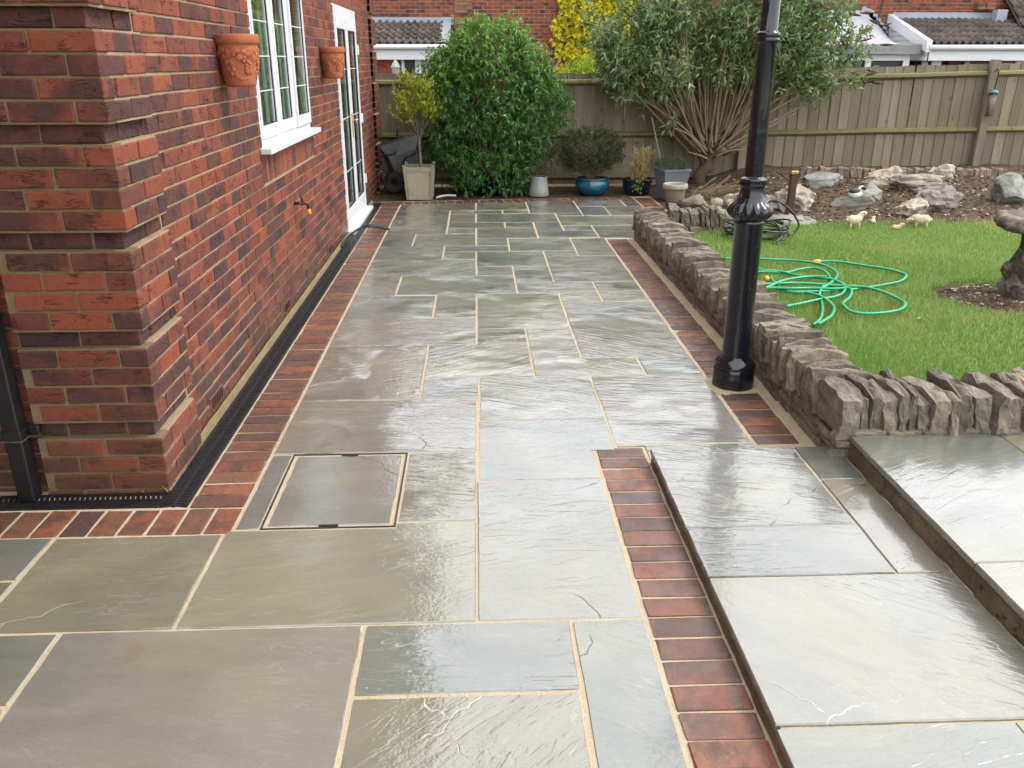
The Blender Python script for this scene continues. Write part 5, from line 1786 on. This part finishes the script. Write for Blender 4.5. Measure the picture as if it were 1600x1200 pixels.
for k in range(42):
    p = random.choice(tipsd)
    q = p[-1] + Vector((random.gauss(0, .1), -.1 + random.gauss(0, .1), random.gauss(-.05, .1)))
    if k < 16:
        q = Vector((random.uniform(4.3, 4.95), 10.85, random.uniform(1.3, 2.15)))
    d_ = Vector((1 if q.x > 3.1 else -1, random.gauss(0, .4), random.gauss(-.1, .35))).normalized()
    FS.append(([q, q + d_ * .06, q + d_ * .11, q + d_ * .16], [.008, .016, .012, .003]))
for sp_path in FS:
    put('flower_spike', tubes_mesh('flower_spike', [sp_path], 5), 'flower', bd)

# dead twigs heap and a cane
tw = []
for k in range(26):
    a = (2.75 + random.gauss(0, .1), 10.1 + random.gauss(0, .15), .05 + random.random() * .08)
    L = random.uniform(.25, .5)
    e = random.uniform(-.4, .9)
    b_ = (a[0] + L * math.cos(e), a[1] + random.gauss(0, .1), a[2] + max(.03, L * math.sin(abs(e)) * .6))
    m_ = tuple((a[i] + b_[i]) / 2 + random.gauss(0, .03) for i in range(3))
    tw.append((smooth_path([a, m_, b_], 4), .005))
tag(put('twig_heap', tubes_mesh('twig_heap', tw, 5), 'bark'), 'heap of dead pruned twigs at the foot of the buddleia', 'twigs')
tag(put('garden_cane', tubes_mesh('garden_cane', [([(2.42, 10.75, .0), (2.2, 10.9, .93)], .010)], 6), 'bark'), 'single bare cane leaning behind the square grey pot', 'cane')

# ------------------------------------------------------------------ brown post and its round base
tag(put('wooden_post', box_mesh('wooden_post', .065, .065, .44, .006, 1, .001, org=(0, 0, .22)), 'darkwood', None, (3.12, 8.32, .12)), 'short dark brown post with a brass cap at the lawn edge', 'post')
pc = bpy.data.objects['wooden_post']
put('brass_cap', box_mesh('brass_cap', .072, .072, .03, .005, 2, 0, org=(0, 0, .45)), 'brass', pc, (0, 0, 0), world=False)
bs_ = thing('parasol_base', 'round grey ornamental stone base lying on the lawn under the post', 'base', (3.06, 8.12, ZL))
put('disc', lathe_mesh('disc', [(.001, .05), (.06, .055), (.11, .045), (.2, .035), (.245, .02), (.25, 0)], 36), 'stonebase', bs_, world=False)
for k in range(10):
    a = k * .628
    put('moulding', rock_mesh('moulding', .04, .022, .014, 90 + k % 3, 2, 3, .1), 'stonebase', bs_, (.165 * math.cos(a), .165 * math.sin(a), .04), (0, .1, a), world=False)

# ------------------------------------------------------------------ bird bath
bb = thing('bird_bath', 'mossy rustic stone bird bath on a carved pedestal at the right edge of the lawn', 'bird bath', (BATH[0], BATH[1], ZL))
wob = lambda i, a, z: 1 + .05 * mnoise.fractal(Vector((math.cos(a) * 3, math.sin(a) * 3, z * 16)), 1, 2, 4) * 2 + .10 * math.sin(3 * a + z * 9) + .07 * math.sin(5 * a - z * 14) + .05 * math.sin(9 * a + z * 23)
put('pedestal', lathe_mesh('pedestal', [(.001, 0), (.15, .0), (.155, .05), (.125, .1), (.11, .16), (.118, .22), (.1, .28), (.082, .34), (.078, .41), (.1, .45), (.11, .47)], 48, wob), 'bath', bb, world=False)
wob2 = lambda i, a, z: 1 + .05 * mnoise.fractal(Vector((math.cos(a) * 4, math.sin(a) * 4, z * 20)), 1, 2, 4) + .06 * math.sin(4 * a) + .04 * math.sin(9 * a + 1) + .03 * math.sin(17 * a)
put('bowl', lathe_mesh('bowl', [(.08, .445), (.2, .452), (.258, .475), (.265, .505), (.25, .54), (.225, .55), (.2, .53), (.1, .51), (.001, .507)], 64, wob2), 'bath', bb, world=False)
for k, (a, zz, s) in enumerate(((2.6, .19, .06), (3.6, .09, .07), (4.4, .25, .05), (4.0, .04, .08), (5.3, .12, .06), (2.2, .06, .07))):
    put('carved_lump', rock_mesh('carved_lump', s, s, s * 1.2, 110 + k, 3, 4, .15), 'bath', bb, (.1 * math.cos(a), .1 * math.sin(a), zz), world=False)

# ------------------------------------------------------------------ ornaments
def quad_animal(name, label, cat, loc, rz, s, mat, low=False, lying=False, group=None):
    """moulded sheep: body, neck, head, ears and legs fused into one skin"""
    bm = bmesh.new()

    def blob(c, r, seg=14):
        q = bmesh.ops.create_uvsphere(bm, u_segments=seg, v_segments=seg - 4, radius=1)
        for v in q['verts']:
            v.co = Vector((v.co.x * r[0] + c[0], v.co.y * r[1] + c[1], v.co.z * r[2] + c[2]))
    lift = -.22 if lying else 0
    blob((0, 0, .48 + lift), (.46, .27, .27))
    blob((-.2, 0, .5 + lift), (.3, .28, .27))
    blob((.22, 0, .53 + lift), (.28, .25, .26))
    hz = .42 if low else .86
    blob((.42, 0, (.5 + hz) / 2 + .05 + lift), (.17, .15, .24))
    blob((.6, 0, hz + lift), (.2, .115, .13))
    blob((.72, 0, hz - .04 + lift), (.11, .085, .085))
    for sy in (-1, 1):
        blob((.5, sy * .17, hz + .06 + lift), (.05, .11, .045), 10)
    if not lying:
        for lx in (-.3, .26):
            for sy in (-1, 1):
                blob((lx, sy * .15, .18), (.075, .075, .2), 10)
    blob((-.5, 0, .5 + lift), (.1, .07, .1), 10)
    me = bpy.data.meshes.new('sheep')
    bm.to_mesh(me)
    bm.free()
    o = put(name, me, mat, None, loc, (0, 0, rz), (s, s, s))
    rm = o.modifiers.new('fuse', 'REMESH')
    rm.mode = 'VOXEL'
    rm.voxel_size = .035
    rm.use_smooth_shade = True
    tx = bpy.data.textures.new('wool', 'CLOUDS')
    tx.noise_scale = .1
    dm = o.modifiers.new('wool', 'DISPLACE')
    dm.texture = tx
    dm.strength = .07
    return tag(o, label, cat, group)

sg = 'cream sheep ornaments on the lawn'
quad_animal('sheep_ornament', 'leftmost cream sheep ornament standing on the lawn edge', 'ornament', (3.52, 7.72, ZL + .01), .2, .155, 'cream', group=sg)
quad_animal('sheep_ornament', 'tiny cream lamb ornament sitting behind the leftmost sheep', 'ornament', (3.80, 7.93, ZL + .01), 1.1, .085, 'cream', lying=True, group=sg)
quad_animal('sheep_ornament', 'tiny cream lamb ornament lying between the two larger sheep', 'ornament', (3.88, 7.62, ZL + .01), -.2, .085, 'cream', lying=True, group=sg)
quad_animal('sheep_ornament', 'rightmost cream sheep ornament facing left on the lawn edge', 'ornament', (4.15, 7.70, ZL + .01), 2.7, .16, 'cream', low=True, group=sg)
bdg = thing('badger_ornament', 'small black and white animal ornament on the flat green slate', 'ornament', (3.92, 8.66, mound(3.92, 8.7) + .1))
put('body', rock_mesh('body', .07, .05, .05, 31, 3, 0, .03, 2, True), 'white', bdg, (0, 0, .045), world=False)
put('head', rock_mesh('head', .04, .035, .035, 32, 3, 0, .02, 2, True), 'white', bdg, (.055, -.01, .09), world=False)
put('back_stripe', rock_mesh('back_stripe', .06, .045, .034, 33, 3, 0, .02, 2, True), 'black', bdg, (-.012, -.006, .066), world=False)
put('face_stripe', rock_mesh('face_stripe', .03, .014, .024, 34, 3, 0, .02, 2, True), 'black', bdg, (.062, -.034, .1), world=False)
ro = thing('red_ornament', 'small red ornament half out of frame beside the tilted slate', 'ornament', (6.02, 9.0, mound(6.02, 9.0)))
put('cap', lathe_mesh('cap', [(.07, .09), (.065, .11), (.045, .15), (.001, .17)], 18), 'redpaint', ro, world=False)
put('stalk', lathe_mesh('stalk', [(.04, 0), (.03, .09), (.06, .092)], 14), 'cream', ro, world=False)

# ------------------------------------------------------------------ hoses
HZ = ZL + .034
HP = [[(2.61, 6.25), (2.74, 6.24), (2.88, 6.14), (3.03, 6.01), (3.08, 5.86), (3.07, 5.77), (2.96, 5.63), (2.77, 5.52), (2.59, 5.43), (2.43, 5.39), (2.24, 5.38), (2.1, 5.37), (2.05, 5.46), (2.07, 5.67), (2.1, 5.82)],
      [(1.97, 5.89), (2.08, 5.91), (2.24, 5.9), (2.38, 6.0), (2.49, 6.02), (2.53, 5.93), (2.51, 5.77), (2.45, 5.59), (2.36, 5.49), (2.26, 5.31), (2.2, 5.12), (2.13, 4.93), (2.04, 4.73), (1.95, 4.61)],
      [(1.92, 6.35), (2.07, 6.34), (2.23, 6.32), (2.38, 6.29), (2.53, 6.19), (2.6, 6.05), (2.6, 5.86), (2.52, 5.69), (2.39, 5.5), (2.31, 5.42)],
      [(1.99, 5.97), (2.09, 5.93), (2.2, 5.89), (2.29, 5.77), (2.41, 5.69), (2.48, 5.63), (2.5, 5.48), (2.42, 5.31), (2.32, 5.19), (2.19, 5.13), (2.07, 5.07), (1.92, 4.98)],
      [(1.9, 5.47), (1.98, 5.51), (2.21, 5.54), (2.42, 5.48), (2.5, 5.44), (2.61, 5.4), (2.68, 5.28), (2.7, 5.1), (2.67, 4.97), (2.57, 4.85), (2.4, 4.8), (2.28, 4.82), (2.27, 4.93), (2.3, 5.03), (2.4, 5.17), (2.47, 5.3), (2.48, 5.38), (2.38, 5.38), (2.25, 5.41), (2.11, 5.39), (1.96, 5.41), (1.85, 5.36)],
      [(2.15, 5.28), (2.2, 5.2), (2.22, 5.1), (2.2, 4.93), (2.1, 4.73), (1.96, 4.57)],
      [(1.9, 5.36), (2.06, 5.53), (2.18, 5.63), (2.32, 5.69), (2.45, 5.68)]]
gh = thing('garden_hose', 'tangled bright green garden hose lying in loops on the lawn', 'hose', (2.45, 5.5, ZL))
paths = []
for k, p in enumerate(HP):
    paths.append((smooth_path([(a, b, HZ + .004 * k + .003 * math.sin(i * 1.7)) for i, (a, b) in enumerate(p)], 7), .0095))
put('tubing', tubes_mesh('tubing', paths, 8), 'hose', gh)
cn = lathe_mesh('connector', [(.001, 0), (.012, 0), (.019, .006), (.019, .035), (.014, .042), (.014, .06), (.001, .06)], 14)
put('connector', cn, 'yellow', gh, (2.63, 6.25, HZ), (0, R(-90), R(10)))
put('connector', cn, 'yellow', gh, (2.05, 5.76, HZ), (0, R(-90), R(80)))
cb = []
for k in range(9):
    r_ = random.uniform(.2, .3)
    cx, cy = 2.47 + random.gauss(0, .02), 7.3 + random.gauss(0, .03)
    cb.append(([(cx + r_ * math.cos(a), cy + r_ * .75 * math.sin(a), ZL + .04 + .012 * k + .02 * math.sin(2 * a + k)) for a in np.linspace(0, 6.28, 30)], .008))
cb.append((smooth_path([(2.5, 7.45, .25), (2.6, 7.42, .43), (2.74, 7.4, .39), (2.87, 7.4, .24), (2.83, 7.38, .16), (2.7, 7.3, .14)], 6), .009))
cb.append((smooth_path([(2.5, 7.2, .3), (2.58, 7.15, .28), (2.62, 7.1, .18), (2.52, 7.0, .14), (2.62, 7.0, .14)], 6), .008))
tag(put('black_cable', tubes_mesh('black_cable', cb, 6), 'black_plastic'), 'coil of black cable on the lawn behind the lamp post with one springing loop', 'cable')
tag(put('fallen_leaf', leaf_mesh('fallen_leaf', [(2.62, 4.72, ZL + .03)], [(1, .2, .05)], .07, .035), 'strawleaf'), 'single dry leaf lying on the lawn near the hose', 'leaf')

# ------------------------------------------------------------------ neighbouring houses
NY = 20.0


def tile_shape():
    V, F = [], []
    nx = 16
    w_, l_ = .30, .40
    for s in range(2):
        for i in range(nx + 1):
            u = i / nx
            z = .05 * (max(0, math.sin(u * 2 * math.pi * 2 - .6)) ** .8)
            V.append((u * w_, s * l_, z + .05 * (1 - s)))
    for i in range(nx):
        F.append((i, i + 1, nx + 2 + i, nx + 1 + i))
    b = len(V)
    for i in range(nx + 1):
        V.append((V[i][0], V[i][1] + .004, V[i][2] - .045))
    for i in range(nx):
        F.append((b + i, b + i + 1, i + 1, i))
    return py_mesh('roof_tile', V, F, True)

TILE = tile_shape()


def tiled(parent, x0, x1, y0, z0, slope, rows, skew=0.0):
    ca, sa = math.cos(slope), math.sin(slope)
    for r_ in range(rows):
        d = r_ * .36
        x = x0 + skew * r_
        while x < x1:
            put('roof_tile', TILE, 'tile', parent, (x, y0 + d * ca, z0 + d * sa + random.uniform(-.004, .004)), (slope, 0, 0))
            x += .30


def brick_face(parent, x0, x1, y, z0, z1, holes=(), mat='nbrick'):
    Cc, Sc = [], []
    z = z0
    k = 0
    while z < z1:
        x = x0 + (-.1125 if k % 2 else 0)
        while x < x1:
            a, b = max(x, x0), min(x + .215, x1)
            ok = b - a > .03
            for (h0, h1, h2, h3) in holes:
                if a < h1 and b > h0 and z < h3 and z + .065 > h2:
                    ok = False
            if ok:
                Cc.append(((a + b) / 2, y + .02 + random.uniform(-.003, .003), z + .0325))
                Sc.append((b - a, .04, .065))
            x += .225
        z += .075
        k += 1
    o = put('brickwork', boxes_mesh('brickwork', Cc, Sc), mat, parent)
    o['kind'] = 'stuff'

# --- house on the left, with a tiled lean-to
nl = thing('neighbour_house', 'red brick house beyond the fence on the left with a tiled lean-to', 'house', (-1.5, 21, 0))
box('wall_core', 'nmortar', nl, -6, 4.4, NY + .012, NY + .3, -.4, 5.2, 0)
brick_face(nl, -6, 4.4, NY, .6, 5.2)
# banded buff pier
for k in range(62):
    z = .6 + k * .075
    q = .03 if k % 5 else .008
    m_ = 'buff' if k % 5 else 'nbrick'
    x = -.42
    odd = k % 2
    for L in ((.1025, .265) if odd else (.265, .1025)):
        key = ('pier', L, m_)
        if key not in bcache:
            bcache[key] = box_mesh('brick', L, .05, .065, .002)
        put('brick', bcache[key], m_, nl, (x + L / 2, NY - q + .02, z + .0325))
        x += L + .01
    if k * .075 + .6 > 3.2:
        break
tiled(nl, -3.6, -.72, 18.25, 1.885, R(15.5), 5)
box('roof_deck', 'tile', nl, -3.6, -.6, 18.3, 18.32, 1.82, 1.86, 0)
V = [(-3.6, 18.28, 1.86), (-.55, 18.28, 1.86), (-.55, 20.0, 2.33), (-3.6, 20.0, 2.33)]
put('roof_deck', py_mesh('roof_deck', V, [(0, 1, 2, 3)]), 'tile', nl)
V = [(-3.6, 19.72, 2.30), (-.45, 19.72, 2.30), (-.45, 19.97, 2.38), (-3.6, 19.97, 2.38), (-.45, 19.975, 2.46), (-3.6, 19.975, 2.46)]
put('lead_flashing', py_mesh('lead_flashing', V, [(0, 1, 2, 3), (3, 2, 4, 5)]), 'lead', nl)
V = [(-.72, 18.2, 1.93), (-.5, 18.2, 1.95), (-.5, 20, 2.45), (-.72, 20, 2.43)]
put('lead_flashing', py_mesh('lead_flashing', V, [(0, 1, 2, 3)]), 'lead', nl)
put('gutter', tubes_mesh('gutter', [([(-3.6, 18.17, 1.84), (-.55, 18.17, 1.84)], .05)], 10), 'upvc', nl)
box('fascia', 'upvc', nl, -3.6, -.55, 18.22, 18.25, 1.60, 1.83, .004)
box('lean_to_wall', 'nbrick', nl, -3.6, -1.55, 18.42, 18.5, -.4, 1.62, 0)
for (a, b, m_) in ((-1.5, -1.44, 'upvc'), (-1.44, -1.22, 'black'), (-1.22, -1.1, 'upvc'), (-1.1, -.55, 'greypot')):
    box('door_frame' if m_ == 'upvc' else 'door_panel', m_, nl, a, b, 18.40, 18.46, -.4, 1.62, 0)
V = [(-6.4, 19.6, 5.2), (4.8, 19.6, 5.2), (4.8, 24, 7.9), (-6.4, 24, 7.9)]
put('roof', py_mesh('roof', V, [(0, 1, 2, 3)]), 'tile', nl)
# lantern by the left door
la_ = thing('garden_lantern', 'small grey garden lantern showing above the fence on the left', 'lantern', (-1.55, 17.6, 0))
put('lantern_head', lathe_mesh('lantern_head', [(.05, 1.2), (.055, 1.25), (.08, 1.45), (.1, 1.46), (.05, 1.55), (.01, 1.6)], 8, smooth=False), 'greypot', la_, world=False)
put('stake', tubes_mesh('stake', [([(0, 0, -.05), (0, 0, 1.22)], .03)], 8), 'greypot', la_, world=False)

# --- golden climber on its right hand end
iv = thing('golden_climber', 'bright yellow leaved climber covering the neighbour brick wall', 'climbing plant', (2.4, 19.8, 0))
n = 5200
IX = rng.uniform(1.72, 4.0, n)
IZ = rng.uniform(1.0, 4.2, n)
edge = 1.78 + .14 * np.sin(IZ * 5) + .1 * np.sin(IZ * 13)
lump = .28 * np.abs(np.sin(IX * 4.1 + 1) * np.sin(IZ * 3.3)) + .06
k = IX > edge + rng.normal(0, .05, n)
IP = np.stack([IX, 19.95 - lump * rng.random(n) - .03, IZ], 1)[k]
put('foliage', leaf_mesh('foliage', IP, np.stack([rng.normal(0, .6, len(IP)), -np.ones(len(IP)) * .4, rng.normal(-.6, .5, len(IP))], 1), rng.uniform(.08, .15, len(IP)), rng.uniform(.07, .12, len(IP)), up=np.array([0, -1.0, .5])), 'ivy', iv)['kind'] = 'stuff'
put('stems', tubes_mesh('stems', [(smooth_path([(2.4 + random.gauss(0, .2), 19.95, -.1), (2.3 + random.gauss(0, .3), 19.93, 1.5), (2.4 + random.gauss(0, .5), 19.93, 3.5)], 5), .02) for _ in range(8)], 5), 'darkbark', iv)['kind'] = 'stuff'
lh = thing('lime_hedge', 'lime green clipped shrub just showing above the fence under the climber', 'shrub', (2.2, 17.5, 0))
Pp, Dd = shell_points(700, {'z0': .8, 'z1': 1.62, 'f': lambda z: (0, .95 * math.sqrt(max(.03, 1 - ((z - .8) / .83) ** 2))), 'max': .95}, 2.45, 17.2, .5, .4, .2)
sprays(Pp, Dd, 8, .12, .07, .45, .0, .6, 'foliage', 'lime', lh)['kind'] = 'stuff'
put('stems', tubes_mesh('stems', [([(2.45, 17.2, -.05), (2.45 + random.gauss(0, .3), 17.2, 1.2)], .02) for _ in range(6)], 5), 'darkbark', lh)['kind'] = 'stuff'

# --- house on the right: tiled lean-to, leaded bay canopy
nr = thing('neighbour_house', 'red brick house beyond the fence on the right with a tiled lean-to and bay canopy', 'house', (9, 21, 0))
box('wall_core', 'nmortar', nr, 4.42, 15, NY + .012, NY + .3, -.4, 5.2, 0)
brick_face(nr, 4.42, 15, NY, .6, 5.2)
put('wall_cable', tubes_mesh('wall_cable', [(smooth_path([(9.05, 19.97, 4.9), (9.03, 19.97, 3.2), (9.0, 19.97, 2.55), (8.9, 19.97, 2.3)], 4), .012)], 6), 'black', nr)
EY, EZ = 18.1, 1.86
tiled(nr, 9.32, 12.4, EY, EZ + .03, R(17), 5, 0)
V = [(9.32, EY + .03, EZ), (13.5, EY + .03, EZ), (13.5, NY, EZ + .57), (9.3, NY, EZ + .57)]
put('roof_deck', py_mesh('roof_deck', V, [(0, 1, 2, 3)]), 'tile', nr)
V = [(9.28, 19.6, 2.36), (11.6, 19.6, 2.36), (11.6, 19.965, 2.46), (9.3, 19.965, 2.46), (11.6, 19.97, 2.58), (9.3, 19.97, 2.58)]
put('lead_flashing', py_mesh('lead_flashing', V, [(0, 1, 2, 3), (3, 2, 4, 5)]), 'lead', nr)
box('lead_apron', 'lead', nr, 11.42, 11.66, 19.55, 19.75, 2.36, 2.62, .01)
put('gutter', tubes_mesh('gutter', [([(9.27, EY - .07, EZ - .03), (13.5, EY - .07, EZ - .03)], .055)], 10), 'upvc', nr)
box('fascia', 'upvc', nr, 9.30, 13.5, EY - .02, EY + .01, EZ - .28, EZ - .02, .004)
# clad cheek and bargeboard of the lean-to
for k in range(9):
    z = EZ - .28 + k * .1
    yy = max(EY + .02, EY + (z - EZ) / math.tan(R(17)))
    if yy < NY - .1:
        box('cladding_board', 'upvc', nr, 9.262 + .004 * (k % 2), 9.29, yy, NY, z, z + .096, .006)
V = [(9.20, EY - .05, EZ - .12), (9.20, EY - .05, EZ + .10), (9.20, NY, EZ + .69), (9.20, NY, EZ + .47), (9.31, EY - .05, EZ - .12), (9.31, EY - .05, EZ + .10), (9.31, NY, EZ + .69), (9.31, NY, EZ + .47)]
put('bargeboard', py_mesh('bargeboard', V, [(0, 1, 2, 3), (7, 6, 5, 4), (0, 4, 5, 1), (1, 5, 6, 2), (2, 6, 7, 3), (3, 7, 4, 0)]), 'upvc', nr)
box('lean_to_wall', 'nbrick', nr, 9.9, 13.5, EY + .3, EY + .35, -.4, EZ - .27, 0)
for (a, b, m_) in ((9.3, 9.42, 'greypot'), (9.42, 9.5, 'black'), (9.5, 9.7, 'upvc'), (9.7, 10.2, 'black'), (10.2, 10.3, 'greypot'), (11.3, 11.6, 'upvc'), (11.38, 11.52, 'black')):
    box('window_frame' if m_ != 'black' else 'pane', m_, nr, a, b, EY + .2 - (.02 if m_ == 'black' else 0), EY + .26, -.4, EZ - .29 if m_ != 'black' else EZ - .36, 0)
# steeper main roof slope rising at the right
tiled(nr, 11.75, 13.2, 19.0, 2.2, R(38), 6)
V = [(11.72, 18.95, 2.14), (13.6, 18.95, 2.14), (13.6, 22, 4.5), (11.72, 22, 4.5)]
put('roof_deck', py_mesh('roof_deck', V, [(0, 1, 2, 3)]), 'tile', nr)
for k, (a, b) in enumerate(((11.12, 11.33), (11.34, 11.55))):
    for j in range(2):
        put('brick', bcache.setdefault(('corbel',), box_mesh('brick', .2, .12, .065, .003)), 'buff', nr, ((a + b) / 2, 19.93, 2.67 + j * .075))
# bay canopy: curved grey sheet falling to a flat fascia, stepped lead at the wall
V, F = [], []
NXc, NYc = 14, 8
for i in range(NXc + 1):
    u = i / NXc
    for j in range(NYc + 1):
        v_ = j / NYc
        xx = 6.2 + (2.72 + .5 * v_) * u
        top = 2.62
        prof_ = (1 - v_)
        zz = 1.90 + (top - 1.90) * (v_ ** 1.5) * (1 - max(0, (u - .72) / .28) ** 1.3 * .97)
        V.append((xx, 18.35 + 1.6 * v_, zz))
for i in range(NXc):
    for j in range(NYc):
        a = i * (NYc + 1) + j
        F.append((a, a + NYc + 1, a + NYc + 2, a + 1))
put('bay_canopy', py_mesh('bay_canopy', V, F, True), 'canopy', nr)
for k in range(8):
    xx = 8.72 + k * .085
    put('stepped_flashing', box_mesh('stepped_flashing', .30, .02, .12, .003, org=(0, 0, 0)), 'lead', nr, (xx, 19.975, 2.60 - k * .085), (0, R(18), 0))
box('canopy_fascia', 'zincfascia', nr, 6.1, 9.18, 18.22, 18.34, 1.70, 1.90, .008)
for (a, b, z0, z1, m_) in ((6.2, 9.05, 1.58, 1.70, 'upvc'), (6.2, 6.32, -.4, 1.58, 'upvc'), (7.3, 7.42, -.4, 1.58, 'upvc'), (8.12, 8.24, -.4, 1.58, 'upvc'), (8.92, 9.05, -.4, 1.58, 'upvc')):
    box('bay_frame', m_, nr, a, b, 18.36, 18.42, z0, z1, .004)
box('bay_glass', 'black', nr, 6.3, 8.95, 18.43, 18.45, -.4, 1.6, 0)
V = [(4.0, 19.6, 5.2), (15.4, 19.6, 5.2), (15.4, 24, 7.9), (4.0, 24, 7.9)]
put('roof', py_mesh('roof', V, [(0, 1, 2, 3)]), 'tile', nr)
